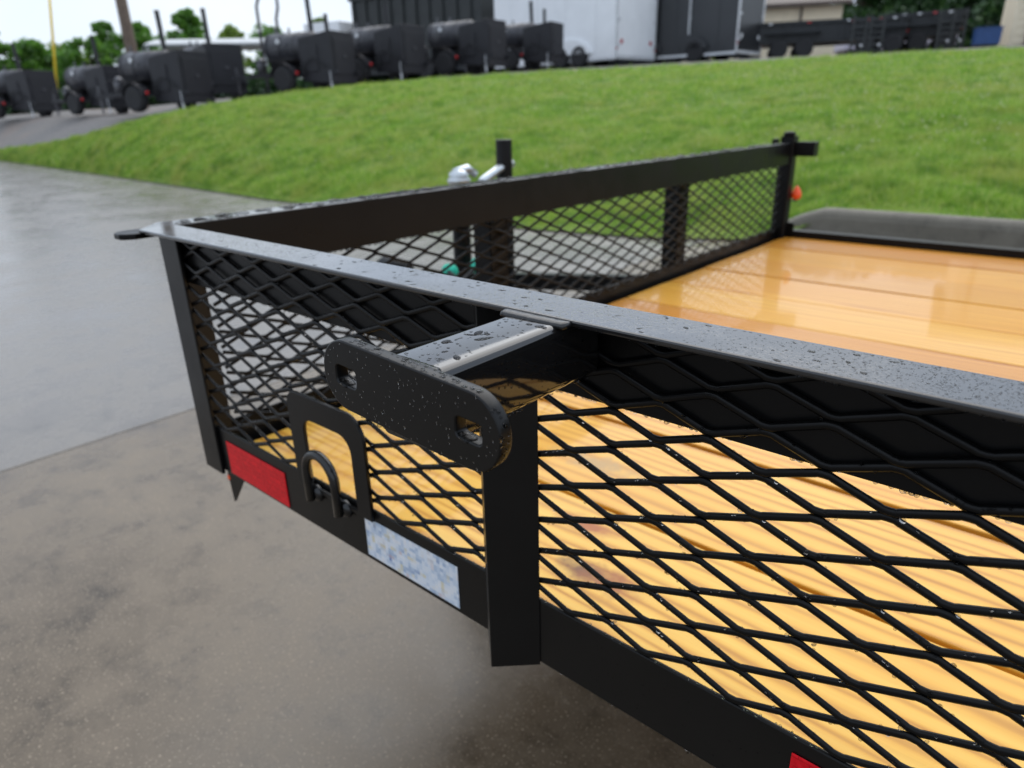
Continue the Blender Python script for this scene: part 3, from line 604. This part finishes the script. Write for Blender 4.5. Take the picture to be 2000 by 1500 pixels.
def drops(pts, nrm, r, hr=.45, stretch=1.0, sdir=None, wob=.04):
    pts = np.atleast_2d(pts).astype(float); n = len(pts); nrm = np.broadcast_to(np.asarray(nrm, float), pts.shape); nrm = nrm / np.linalg.norm(nrm, axis=1)[:, None]
    r = np.broadcast_to(np.asarray(r, float), (n,)); hr = np.broadcast_to(np.asarray(hr, float), (n,)); stretch = np.broadcast_to(np.asarray(stretch, float), (n,))
    a = np.where(np.abs(nrm[:, :1]) < .9, np.array([[1., 0, 0]]), np.array([[0, 1., 0]])) if sdir is None else np.broadcast_to(np.asarray(sdir, float), pts.shape)
    a = a - nrm * (a * nrm).sum(1)[:, None]; a /= np.linalg.norm(a, axis=1)[:, None]; b_ = np.cross(nrm, a)
    if sdir is None:
        ph = rng.uniform(0, 2 * np.pi, n)[:, None]; a, b_ = a * np.cos(ph) + b_ * np.sin(ph), b_ * np.cos(ph) - a * np.sin(ph)
    c = cap[None].repeat(n, 0); wobv = 1 + rng.uniform(-wob, wob, c.shape[:2])
    P = pts[:, None] + a[:, None] * (c[..., :1] * (r * stretch)[:, None, None] * wobv[..., None]) + b_[:, None] * (c[..., 1:2] * r[:, None, None] * wobv[..., None]) + nrm[:, None] * (c[..., 2:] * (r * hr)[:, None, None])
    DV.append(P.reshape(-1, 3)); DF.append((cf_[None] + (np.arange(n) * len(cap))[:, None, None] + dn[0]).reshape(-1, 3)); dn[0] += n * len(cap)
U_ = rng.uniform
# near rail top
n = 3000; px_ = np.concatenate([.22 + .35 * np.sqrt(U_(0, 1, 2500)), U_(-.5, .0, 350), U_(0, .22, 150)]); drops(np.c_[px_, U_(.003, .049, n), np.full(n, 0.0)], (0, 0, 1), U_(.00025, .0005, n) * np.where(U_(0, 1, n) < .05, 2.0, 1), .35, U_(1, 1.4, n))
n = 60; drops(np.c_[U_(-.4, .4, n), U_(.004, .047, n), np.full(n, 0.0)], (0, 0, 1), U_(.001, .0022, n), .1, U_(1, 2.2, n), wob=.08)
# front rail top, larger lumps
n = 260; drops(np.c_[U_(-.570, -.522, n), U_(.06, 2.35, n), np.full(n, -.0005)], (0, 0, 1), U_(.003, .008, n), .4, U_(1, 1.6, n), wob=.2)
# arm top
n = 80; drops(np.c_[U_(.152, .188, n), U_(-.120, -.012, n), np.full(n, -.0025)], (0, 0, 1), U_(.0005, .0014, n), .35)
n = 9; drops(np.c_[U_(.153, .187, n), U_(-.110, -.012, n), np.full(n, -.0025)], (0, 0, 1), U_(.0018, .0034, n), .07, U_(1.2, 2.4, n), wob=.08)
# arm right face and lower edge
n = 120; drops(np.c_[np.full(n, .1953), U_(-.122, .03, n), U_(-.048, -.010, n)], (1, 0, 0), U_(.0004, .0011, n), .6)
n = 26; drops(np.c_[U_(.1885, .1950, n), U_(-.122, .03, n), U_(-.0528, -.0508, n)], (.4, 0, -1), U_(.0009, .0020, n), .9)
# plate face
def plate_pt(a, bq, y): return np.c_[PC[0] + ca * a - sa * bq, np.broadcast_to(y, np.shape(a)), PC[1] + sa * a + ca * bq]
n = 170; a_ = U_(-.075, .075, n); b_ = U_(-.0225, .0225, n)
ok = (np.hypot(np.maximum(np.abs(a_) - (PL / 2 - .0236), 0), b_) < .0225) & ~((np.abs(np.abs(a_) - .054) < .013) & (np.abs(b_) < .010))
a_, b_ = a_[ok], b_[ok]; n = len(a_); drops(plate_pt(a_, b_, -.1393), (0, -1, 0), U_(.0003, .0007, n) * np.where(U_(0, 1, n) < .1, 1.7, 1), .25, 1.0)
n = 70; a_ = U_(-.055, .06, n); drops(plate_pt(a_, np.full(n, .0240), U_(-.138, -.131, n)), (0, 0, 1), U_(.0006, .0016, n), .4)
n = 60; a_ = U_(-.06, .062, n); drops(plate_pt(a_, np.full(n, -.0238), U_(-.1388, -.132, n)), (0, 0, -1), U_(.0007, .0019, n), .95)
th_ = U_(-1.4, .9, 40); drops(plate_pt(PL / 2 - .0236 + .0236 * np.cos(th_), .0236 * np.sin(th_), U_(-.1388, -.132, 40)), np.stack([np.cos(th_), 0 * th_, np.sin(th_)], -1), U_(.0006, .0014, 40), .7)
for hx in (-.054, .054):      # water clinging in the slots
    drops(plate_pt(np.array([hx - .003]), np.array([-.0066]), -.1360), (0.2, -.15, 1), [.0042], .5, 1.8, (1, 0, -.1), .03)
# wires of the near mesh
n = 1700; kx = rng.integers(-16, 11, n); jj = rng.integers(-11, 5, n); tt = U_(0, 1, n)
low = (kx - jj) % 2 == 0; zl = NZ0 + jj * NS / 2; zh = zl + NS / 2; f1 = np.clip((tt * NDX - .0050) / (NDX - .0100), 0, 1)
zl = zl + .0022; zh = zh - .0022; zz = np.where(low, zl + (zh - zl) * f1, zh - (zh - zl) * f1); slp = np.where((f1 > 0) & (f1 < 1), np.where(low, 1, -1) * (NS / 2 - .0044) / (NDX - .010), 0.0); xx = NX0 + (kx + tt) * NDX
up = U_(0, 1, n) < .65; sg = np.where(up, 1., -1.); nl = np.hypot(1, slp); rr = U_(.0008, .0016, n) * np.where(U_(0, 1, n) < .12, 1.35, 1)
ok = (zz > -.292) & (zz < -.012) & ~((xx > .063) & (xx < .138)) & ~((xx > -.27) & (xx < -.112) & (zz < -.18))
drops(np.c_[xx - sg * slp / nl * .0022, MESH_Y - .0006 + U_(-.0008, .0004, n), zz + sg / nl * .0022][ok], np.c_[-sg * slp / nl, np.full(n, -.25), sg / nl][ok], rr[ok], .95)
# flange leg lower edge, lower rail
n = 260; drops(np.c_[U_(-.45, .6, n), U_(.0465, .0505, n), np.full(n, -.080)], (0, 0, -1), U_(.0010, .0021, n), .9)
n = 180; drops(np.c_[U_(-.45, .55, n), U_(.0402, .0438, n), np.full(n, -.2995)], (0, 0, 1), U_(.0006, .0014, n), .6)
n = 130; drops(np.c_[U_(.14, .55, n), np.full(n, .0400), U_(-.372, -.303, n)], (0, -1, 0), U_(.0003, .0008, n), .6)
n = 40; drops(np.c_[U_(.12, .5, n), U_(.0402, .0438, n), np.full(n, -.3764)], (0, 0, -1), U_(.0009, .0017, n), .9)
n = 130; drops(np.c_[U_(-.45, .6, n), np.full(n, .0005), U_(-.0050, -.0048, n)], (0, 0, -1), U_(.0004, .0010, n), .8)
n = 260; drops(np.c_[np.full(n, -.5205), U_(.1, 2.3, n), np.full(n, -.078)], (.3, 0, -1), U_(.002, .004, n), .9)
dv = np.concatenate(DV) - np.array(OFF)[None]; df = np.concatenate(DF)
wd_ = big_mesh('rain_drops', dv, df, M['water'], TR, smooth=True); wd_['kind'] = 'stuff'; wd_['label'] = 'beads of rain clinging to the trailer steel'

# ------------------------------------------------------------------ barbecue smokers on trailers
def wheel(root, x, y, r=.33, wdt=.11):
    t_ = MB().lathe([(-wdt, r * .62), (-wdt * 1.05, r * .85), (-wdt * .8, r * .985), (0, r), (wdt * .8, r * .985), (wdt * 1.05, r * .85), (wdt, r * .62)], (x, y, r), (0, 1, 0), 24).build('wheel', M['rubber'], root, smooth=True)
    MB().lathe([(-wdt * .9, r * .63), (-wdt * .5, r * .45), (-wdt * .62, r * .16), (wdt * .62, r * .16), (wdt * .5, r * .45), (wdt * .9, r * .63)], (x, y, r), (0, 1, 0), 16).build('rim', M['rim'], t_, smooth=True)
def smoker(c, r, D, extra, sc, label, two=False, hc=1.0, flip=False):
    g = ground(c, r, D); root = empty('barbecue_smoker', g, YAW + math.radians(extra)); root.scale = (sc, sc, sc)
    tag(root, label, 'smoker', 'black barbecue smokers parked along the yard')
    tk = MB().lathe([(-.06, .02), (-.055, .18), (-.03, .31), (0, .385), (1.45, .385), (1.48, .3), (1.5, .05)], (-.98, 0, 1.16), (1, 0, 0), 28).build('tank', M['tank_steel'], root, smooth=True)
    for x in (-.93, -.45, .03): MB().lathe([(0, .386), (0, .394), (.025, .394), (.025, .386)], (x, 0, 1.16), (1, 0, 0), 28).build('band', M['yard_steel'], tk)
    for x in (-.7, -.2): MB().box(x - .09, x + .09, -.43, -.405, 1.22, 1.245).build('door_handle', M['rim'], tk)
    fb = MB(); fb.prism([(.34, .26), (1.42, .20), (1.42, 1.48), (.95, 1.42), (.34, 1.34)], -.52, .52, 'y'); fbo = fb.build('firebox', M['yard_steel'], root, bevel=.012)
    MB().box(.42, .95, -.545, -.522, .5, 1.15).build('firebox_door', M['yard_steel'], fbo, bevel=.008)
    MB().box(1.422, 1.44, -.42, .42, .42, 1.30).build('end_door', M['yard_steel'], fbo, bevel=.008)
    MB().lathe([(0, .3), (.08, .26), (.12, .02)], (.62, 0, 1.36), (0, 0, 1), 18).build('dome', M['tank_steel'], fbo, smooth=True)
    ch = MB().cyl((.40, .05, 1.3), (.36, .05, 1.3 + .95 * hc), .062, n=14).build('chimney', M['yard_steel'], root, smooth=False)
    MB().cyl((.36, .05, 1.3 + .95 * hc), (.36, .05, 1.31 + .95 * hc), .075, n=14).build('chimney_rim', M['yard_steel'], ch)
    if two: MB().cyl((.85, .15, 1.35), (.84, .15, 1.95), .055, n=12).build('chimney', M['yard_steel'], root)
    for x_, l_ in ((-.85, .16), (-.35, .12)): MB().cyl((x_, .02, 1.53), (x_, .02, 1.55 + l_), .03, n=8).build('vent_pipe', M['rim'], tk)
    MB().lathe([(0, .06), (.02, .06), (.025, .05)], (-.45, -.392, 1.3), (0, -1, 0), 12).build('gauge', M['alu'], tk)
    MB().tube([(.5, -.56, .4), (.55, -.62, .7), (.8, -.6, .85), (1.2, -.56, .6)], .02, 6).build('gas_hose', M['rubber'], root)
    MB().lathe([(0, .11), (.03, .14), (.3, .14), (.36, .09), (.42, .04)], (-1.3, -.2, .53), (0, 0, 1), 14).build('gas_bottle', M['rim'], root, smooth=True)
    MB().box(1.445, 1.47, -.05, .05, .85, .9).build('door_latch', M['rim'], fbo); MB().cyl((1.3, -.5, 0.02), (1.3, -.5, .5), .025, n=8).build('rear_jack', M['alu'], root)
    MB().box(-1.15, .3, -.78, -.36, .80, .825).build('shelf', M['yard_steel'], root, bevel=.004)
    fm = MB(); fm.box(-1.5, 1.55, -.5, -.42, .42, .52); fm.box(-1.5, 1.55, .42, .5, .42, .52); fm.box(-1.5, -1.42, -.42, .42, .43, .51); fm.box(-2.6, -1.5, -.05, .05, .43, .51); fm.box(-.25, -.17, -.42, .42, .5, .8); fm.box(-.9, -.82, -.3, .3, .5, .85); fm.build('frame', M['yard_steel'], root)
    MB().cyl((-2.45, 0, .0), (-2.45, 0, .75), .03, n=8).build('jack', M['rim'], root)
    for y in (-.82, .82):
        wheel(root, 0, y); MB().cyl((0, y * .55, .33), (0, y * .9, .33), .035, n=8).build('axle', M['yard_steel'], root)
        o_, i_ = [], []
        for a in np.linspace(math.radians(12), math.radians(168), 10): o_.append((.41 * math.cos(a), .33 + .41 * math.sin(a))); i_.append((.385 * math.cos(a), .33 + .385 * math.sin(a)))
        fd = MB()
        for k in range(9): fd.add([(p_[0], y + s_ * .13, p_[1]) for p_ in (o_[k], o_[k + 1], i_[k + 1], i_[k]) for s_ in (-1, 1)], [(0, 1, 3, 2), (4, 5, 7, 6), (2, 3, 5, 4), (0, 1, 7, 6), (0, 2, 4, 6), (1, 3, 5, 7)])
        fd.build('fender', M['yard_steel'], root)
        MB().lathe([(0, .05), (.025, .045), (.035, .01)], (.43, y, .47), (1, -.25, 0), 12).build('tail_light', M['lightred'], root, smooth=True)
    return root
smoker(47, 232, 24.0, -24, .92, 'barbecue smoker cut by the left photo edge, farthest left of its row', hc=1.1)
smoker(198, 226, 20.6, -28, .80, 'barbecue smoker just left of the wooden utility pole', hc=1.2)
smoker(323, 226, 17.4, -24, .84, 'large barbecue smoker at the gravel edge in front of the utility pole base', hc=1.25)
smoker(413, 200, 20.4, -46, .92, 'barbecue smoker with thin stack half hidden behind the one by the gravel edge', hc=1.2)
smoker(599, 189, 18.3, -24, .86, 'barbecue smoker standing under the tall steel hoop, domed box and tallest stack', True, 1.15)
smoker(745, 168, 19.8, -34, .86, 'barbecue smoker in front of the long dark ribbed container', hc=.85)
smoker(901, 149, 20.8, -32, .86, 'barbecue smoker without visible stack below the dark cargo box', hc=.25)
smoker(1020, 139, 22.6, -30, .82, 'barbecue smoker with two stacks against the white cargo trailer', True, .95)

# ------------------------------------------------------------------ cargo trailers
def cargo(c, r, D, extra, length, width, height, skin, label, frame='alu', wheels=True):
    g = ground(c, r, D); root = empty('cargo_trailer', g, YAW + math.radians(extra)); tag(root, label, 'trailer', 'enclosed cargo trailers in the yard')
    z0, z1 = .24, .24 + height
    bd = MB().box(-length, 0, 0, width, z0, z1).build('body', M[skin], root, bevel=.03)
    for x in np.arange(-length + .8, -.3, 1.2): MB().box(x, x + .012, -.006, .0, z0 + .03, z1 - .03).build('panel_seam', M['alu' if skin == 'white_panel' else 'dump'], bd)
    MB().box(-length, .02, -.012, .03, z0 - .06, z0 + .015).build('skirt', M[frame], bd)
    for y0, y1 in ((-.006, .10), (width - .10, width + .006)): MB().box(.0, .03, y0, y1, z0 - .02, z1).build('corner_trim', M[frame], root, bevel=.006)
    MB().box(.0, .031, .07, width - .07, z0 - .04, z0 + .05).build('sill', M[frame], root)
    MB().box(.0, .031, .07, width - .07, z1 - .12, z1 - .01).build('header', M[frame], root)
    d = MB().box(.004, .024, .10, width - .10, z0 + .07, z1 - .13).build('rear_door', M[skin], root, bevel=.004)
    for z in (z0 + .35, z0 + 1.05, z1 - .5):
        for y in (.12, width - .12): MB().box(.025, .05, y - .07, y + .07, z - .03, z + .03).build('hinge', M['alu'], d)
    for y in (.035, width - .035): MB().lathe([(0, .03), (.02, .03), (.026, .01)], (.031, y, z0 + .25), (1, 0, 0), 10).build('tail_light', M['lightred'], root)
    for k, yy in enumerate((.3, width - .3)): MB().lathe([(0, .07), (.01, .07)], (.024, yy, z0 + .45), (1, 0, 0), 14).build('warning_sticker', M['white_panel' if skin != 'white_panel' else 'lightred'], d)
    MB().box(-.3, .08, .1, width - .1, z0 - .16, z0 - .07).build('bumper', M['dump'], root)
    for x in ((-2.1, -1.35) if wheels else ()):
        for y in (.02, width - .02): wheel(root, x, y, .34, .11)
    if wheels:
        o_ = [(-1.72 + .86 * math.cos(a), .33 + .50 * math.sin(a)) for a in np.linspace(0.15, math.pi - .15, 12)]
        MB().prism(o_, -.09, -.005, 'y').build('fender', M[skin], root)
    return root
cargo(1200, 130, 23.2, -44, 5.15, 2.2, 2.5, 'white_panel', 'white enclosed cargo trailer, the only white one')
cargo(1340, 121, 24.2, -40, 6.0, 1.75, 2.3, 'char_panel', 'charcoal cargo trailer parked right beside the white one')
cargo(1434, 116, 23.2, -42, 5.0, 1.85, 2.2, 'char_panel', 'black cargo trailer with pale frame, rightmost of the enclosed ones')
cargo(974, 131, 28.5, -62, 5.0, 2.0, 2.9, 'char_panel', 'tall black cargo trailer peeking out left of the white one', 'dump', False)
# ribbed container far left of the cargo row
g = ground(945, 150, 27.5); ct = empty('dark_container', g, YAW + math.radians(-32)); tag(ct, 'long dark ribbed open container behind the smokers', 'container')
bd = MB().box(-6.2, 0, 0, 2.3, .5, 3.0).build('bed', M['bin'], ct, bevel=.03)
for x in np.arange(-6.1, 0, .62): MB().box(x, x + .10, -.07, -.002, .5, 2.98).build('rib', M['bin'], bd)
MB().box(-6.25, .05, -.10, -.004, 2.92, 3.06).build('top_rail', M['bin'], bd); MB().box(-6.2, .05, .1, 2.2, .25, .48).build('frame', M['dump'], ct)
for x in (-2.6, -1.7): wheel(ct, x, .05, .4, .13)
# black low trailers on the right
def dump_trailer(c, r, D, extra, length, h, label, ribs=5):
    g = ground(c, r, D); root = empty('dump_trailer', g, YAW + math.radians(extra)); tag(root, label, 'trailer', 'black open trailers on the right of the yard')
    bd = MB(); bd.box(-length, 0, 0, .06, .45, .45 + h); bd.box(-length, 0, 1.84, 1.9, .45, .45 + h); bd.box(-length, -length + .06, .06, 1.84, .45, .45 + h); bd.box(-length, 0, .06, 1.84, .45, .5); bo = bd.build('bed', M['dump'], root, bevel=.01)
    MB().box(-.05, .02, .062, 1.838, .5, .42 + h).build('tailgate', M['dump'], root, bevel=.01)
    for x in np.linspace(-length + .1, -.2, ribs): MB().box(x, x + .08, -.06, -.002, .45, .43 + h).build('rib', M['dump'], bo)
    MB().box(-length - .02, .04, -.075, -.004, .40 + h, .49 + h).build('top_rail', M['dump'], bo)
    for x in np.linspace(-length + .4, -.4, 4): MB().box(x, x + .10, -.085, -.076, .41 + h, .46 + h).build('marker_light', M['lightred'] if int(x * 10) % 2 else M['alu'], bo)
    for x in (-length * .55, -length * .55 + .75): wheel(root, x, -.16, .28, .1); wheel(root, x, 2.06, .28, .1)
    MB().box(-length * .55 - .45, -length * .55 + 1.2, -.30, -.08, .72, .76).build('fender', M['dump'], root)
    MB().box(-length - 1.3, -length, .85, 1.05, .40, .52).build('tongue', M['dump'], root)
    for y in (.15, 1.75): MB().lathe([(0, .05), (.02, .05), (.03, .01)], (.021, y, .62), (1, 0, 0), 10).build('tail_light', M['lightred'], root)
    return root
dump_trailer(1672, 110, 23.5, -18, 4.2, .58, 'black open trailer behind the cargo row, below the beige building')
dump_trailer(1762, 106, 22.8, -30, 1.9, .55, 'black open trailer in front of the pale car', 4)
dump_trailer(1868, 103, 22.6, -26, 2.0, .62, 'black open trailer left of the blue bin', 4)
# upright steel ramps
for i, (c, D, lab) in enumerate(((1672, 22.4, 'dark upright ramp left of the pale car roof, left of its pair'), (1706, 22.3, 'dark upright ramp left of the pale car roof, right of its pair'), (1838, 21.9, 'dark upright ramp near the blue bin, left of its pair'), (1862, 21.9, 'dark upright ramp near the blue bin, right of its pair'))):
    g = ground(c, 105, D); rt = empty('loading_ramp', g, YAW - .3); tag(rt, lab, 'ramp', 'upright loading ramps')
    rm = MB(); rm.box(-.2, -.14, 0, .08, 0, 1.05); rm.box(.14, .2, 0, .08, 0, 1.05); rm.build('side_rails', M['bin'], rt)
    for z in np.arange(.1, 1.0, .16): MB().box(-.139, .139, .02, .06, z, z + .05).build('rung', M['bin'], rt)
    MB().lathe([(0, .04), (.02, .03)], (.1, -.002, .25), (0, -1, 0), 8).build('lamp', M['alu'], rt)
# pale car
g = ground(1748, 60, 30.0); cr_ = empty('parked_car', g, YAW + math.radians(-10)); tag(cr_, 'pale lilac car roof showing behind the black trailers', 'car')
bdy = MB().prism([(-2.0, .35), (2.0, .35), (2.05, .8), (1.3, .95), (.8, 1.42), (-.7, 1.46), (-1.4, .98), (-2.0, .85)], -.85, .85, 'y').build('body', M['car'], cr_, bevel=.08)
for y in (-.862, .852): MB().prism([(-1.2, .98), (1.05, .98), (.72, 1.34), (-.65, 1.37)], y, y + .01, 'y').build('window', M['glassd'], cr_)
for x in (-1.25, 1.25):
    for y in (-.8, .8): wheel(cr_, x, y, .31, .1)
# blue bin
g = ground(1922, 97, 20.5); bb = empty('blue_bin', g, YAW + math.radians(-22)); bb.scale = (.58, .58, .58); tag(bb, 'blue steel waste bin by the dark trees', 'bin')
MB().prism([(-.5, .08), (.5, .08), (.52, .78), (-.52, .78)], -.35, .4, 'y').build('body', M['blue'], bb, bevel=.015)
MB().box(-.54, .54, -.38, .43, .782, .815).build('lid', M['blue'], bb, bevel=.01)
for x in (-.42, .3): MB().box(x, x + .12, -.36, -.352, .08, .76).build('rib', M['blue'], bb)
for x in (-.4, .4): MB().cyl((x, -.3, .06), (x + .05, -.3, .06), .06, n=12).build('castor', M['rubber'], bb)
# beige buildings
def shed(c, r, D, extra, x0, x1, dep, h, label, spout):
    g = ground(c, r, D); rt = empty('beige_building', g, YAW + math.radians(extra)); tag(rt, label, 'building')
    wl = MB().box(x0, x1, 0, dep, -.5, h).build('wall', M['beige'], rt)
    for k, z in enumerate(np.arange(.05, h - .15, .20)): MB().prism([(-.001, z), (-.022, z), (-.006, z + .19), (-.001, z + .19)], x0 + .05, x1 - .05, 'x').build('siding_board', M['beige'], wl)
    rf = MB().prism([(-.45, h - .02), (dep / 2, h + dep * .22), (dep + .45, h - .02), (dep + .45, h + .12), (dep / 2, h + dep * .22 + .14), (-.45, h + .12)], x0 - .3, x1 + .3, 'x').build('roof', M['brown'], rt)
    for xs_ in spout: MB().box(xs_, xs_ + .09, -.11, -.024, 0, h - .03).build('downspout', M['brown'], rt)
    for xs_ in (x0, x1 - .1): MB().box(xs_, xs_ + .1, -.03, -.023, 0, h - .02).build('corner_trim', M['beige'], rt)
    return rt
shed(1640, 60, 34, -14, -9.0, 0, 6, 2.35, 'beige building with brown roof above the black trailers', (-1.75, -6.0))
shed(1968, 90, 20.5, -30, 0, 6, 5, 4.2, 'beige building cut by the right photo edge', (.35,))
# white roofs and hoop behind the smokers
g = ground(430, 120, 34); wr = empty('white_shelter', g, YAW + .1); tag(wr, 'low white shelter roof behind the smokers left of the steel hoop', 'shelter')
MB().prism([(-1.5, 2.05), (0, 2.35), (1.5, 2.05), (1.5, 2.12), (0, 2.42), (-1.5, 2.12)], -2.6, 2.4, 'x').build('roof', M['white_roof'], wr)
for x in (-2.5, -.1, 2.3):
    for y in (-1.4, 1.4): MB().cyl((x, y, 0), (x, y, 2.06), .05, n=8).build('post', M['white_roof'], wr)
g = ground(668, 110, 31); wb = empty('white_box_trailer', g, YAW - .5); tag(wb, 'small white box body behind the smokers, below lime treetop', 'trailer')
MB().box(-1.9, 0, 0, 1.8, .5, 2.5).build('body', M['white_panel'], wb, bevel=.02); MB().box(-1.8, .0, .2, 1.6, .3, .49).build('frame', M['dump'], wb)
for x in (-1.4, -.5): wheel(wb, x, .0, .33, .1)
g = ground(538, 130, 23.0); hp = empty('steel_hoop', g, YAW - .25); tag(hp, 'tall grey steel hoop rising above a smoker', 'hoop')
MB().tube([(-.36, 0, 0), (-.36, 0, 2.45), (-.27, 0, 2.66), (-.2, 0, 2.70), (.27, 0, 2.80), (.34, 0, 2.72), (.34, 0, 2.4), (.24, 0, 2.1), (.24, 0, 0)], .045, 10).build('bar', M['rim'], hp, smooth=True)
MB().box(-.5, .5, -.3, .3, 0, .04).build('foot_plate', M['dump'], hp)
# utility pole, guy guard
g = ground(258, 105, 26); up_ = empty('utility_pole', g); tag(up_, 'brown wooden utility pole rising out of the photo', 'pole')
MB().lathe([(-.3, .20), (0, .195), (9, .15)], (0, 0, 0), (0, 0, 1), 16).build('shaft', M['poleW'], up_, smooth=True)
MB().box(-1.1, 1.1, -.26, -.16, 8.2, 8.32).build('crossarm', M['poleW'], up_)
ga = Vector(ground(93, 135, 24.5)); gt_ = Vector(at(92, -60, 24.9)); gd_ = (gt_ - ga).normalized()
gg = empty('guy_wire_guard', ga); tag(gg, 'yellow plastic guard on the slanting guy wire', 'guy guard')
MB().cyl(gd_ * .15, gd_ * 4.4, .038, n=12).build('guard', M['yellow'], gg, smooth=True)
MB().cyl((0, 0, 0), gd_ * 6.5, .012, n=6).build('wire', M['rim'], gg)
# ------------------------------------------------------------------ trees
def tree(c, top, D, rx, label, mat='leaf', n=5200, leaf=.11, base=.22, name='tree'):
    g = ground(c, 150, D); h = (at(c, top, D)[2] - g[2]) / 1.06; rt = empty(name, g); tag(rt, label, 'tree', 'trees beyond the yard')
    tr_ = MB(); tr_.tube([(0, 0, -.2), (.05, .02, h * .25), (-.04, .05, h * .55), (.02, 0, h * .88)], [h * .03, h * .022, h * .014, h * .004], 8)
    for k in range(8):
        a = random.uniform(0, 6.28); z = h * random.uniform(.3, .7); l = rx * random.uniform(.5, .9)
        tr_.tube([(0, 0, z), (l * .5 * math.cos(a), l * .5 * math.sin(a), z + h * .06), (l * math.cos(a), l * math.sin(a), z + h * .15)], [h * .01, h * .007, h * .002], 5)
    tr_.build('trunk', M['bark'], rt, smooth=True)
    ncl = 70; ctr = []
    for k in range(ncl):
        a = random.uniform(0, 6.28); zz = random.uniform(base, 1.0); prof = math.sin(math.pi * min(1, max(.08, (zz - base) / (1.04 - base))) ** .8) ** .7
        q = math.sqrt(random.random()); ctr.append((rx * q * prof * math.cos(a), rx * q * prof * math.sin(a), h * zz, rx * random.uniform(.15, .33)))
    n = int(n * 1.5); ctr = np.array(ctr); ii = rng.integers(0, ncl, n); d_ = rng.normal(0, 1, (n, 3)); d_ /= np.linalg.norm(d_, axis=1)[:, None]; rad = rng.uniform(.35, 1.0, n) ** .6
    P = ctr[ii, :3] + d_ * (ctr[ii, 3] * rad)[:, None] * np.array([1, 1, .8])
    a1 = rng.normal(0, 1, (n, 3)); a1 /= np.linalg.norm(a1, axis=1)[:, None]; a2 = np.cross(a1, rng.normal(0, 1, (n, 3))); a2 /= np.linalg.norm(a2, axis=1)[:, None]
    s_ = rng.uniform(.6, 1.3, n)[:, None] * leaf
    v4 = np.stack([P - a1 * s_, P + a2 * s_ * .5, P + a1 * s_, P - a2 * s_ * .5], 1).reshape(-1, 3); f4 = np.arange(n * 4).reshape(-1, 4)
    big_mesh('crown', v4, f4, M[mat], rt); return rt
tree(-12, 38, 34, 1.3, 'leafy tree at the left photo edge', 'leaf', base=.1)
tree(75, 78, 36, 1.6, 'bushy tree behind the yellow guard', 'leaf', base=.05)
tree(128, 88, 38, 1.8, 'low bush right of the yellow guard', 'leaf_lime', base=.02, n=4200)
tree(183, 66, 36, 1.4, 'dense bush left of the utility pole', 'leaf', base=.05)
tree(220, 34, 40, .9, 'taller green tree just left of the utility pole', 'leaf', base=.1)
tree(285, 42, 38, 1.3, 'leafy tree right of the utility pole', 'leaf', base=.1)
tree(330, 68, 42, 1.1, 'small bush between utility pole and the pointed tree', 'leaf', n=3000, base=.05)
tree(384, 12, 38, .95, 'pointed green tree above the white shelter', 'leaf', base=.3, n=4200)
tree(462, 46, 44, 1.0, 'small treetop left of the steel hoop', 'leaf_lime', n=2600, base=.3)
tree(535, 50, 48, 1.8, 'treetops seen through the steel hoop', 'leaf', n=3600, base=.3)
tree(636, 30, 46, .8, 'lime green treetop above the white box body', 'leaf_lime', n=2200, base=.4)
tree(818, -8, 46, 1.4, 'treetop rising behind the dark ribbed container', 'leaf', n=2600, base=.4)
for c, D, rx, lab in ((1640, 44, 3.4, 'dark tree directly right of the beige building roof'), (1720, 42, 3.6, 'dark tree above the pale car'), (1800, 40, 3.6, 'dark tree above the upright ramps by the blue bin'), (1880, 38, 3.4, 'dark tree directly behind the blue bin'), (1955, 36, 3.2, 'dark tree left of the right-hand beige building'), (2060, 40, 3.6, 'dark tree behind the right-hand beige building')):
    tree(c, -170, D, rx, lab, 'leaf_dark', n=8000, leaf=.17, base=.02)
# low scrub closing the view under the smokers
n = 26000; hc_ = rng.uniform(-150, 1320, n); hD = rng.uniform(31, 34, n)
P0 = np.array([at(c, 150, d) for c, d in zip(hc_, hD)]); hu, hd = to_ud(P0); hz = zt(hu, hd) + 1.15 * rng.uniform(0, 1, n) ** .8 * (.75 + .35 * np.sin(hc_ * .045) * np.sin(hc_ * .017 + 1))
P = np.c_[P0[:, :2], hz]; a1 = rng.normal(0, 1, (n, 3)); a1 /= np.linalg.norm(a1, axis=1)[:, None]; a2 = np.cross(a1, rng.normal(0, 1, (n, 3))); a2 /= np.linalg.norm(a2, axis=1)[:, None]; s_ = rng.uniform(.08, .18, n)[:, None]
tag(big_mesh('scrub', np.stack([P - a1 * s_, P + a2 * s_ * .5, P + a1 * s_, P - a2 * s_ * .5], 1).reshape(-1, 3), np.arange(n * 4).reshape(-1, 4), M['leaf_dark']), 'low dark green scrub behind the smokers', 'scrub', kind='stuff')
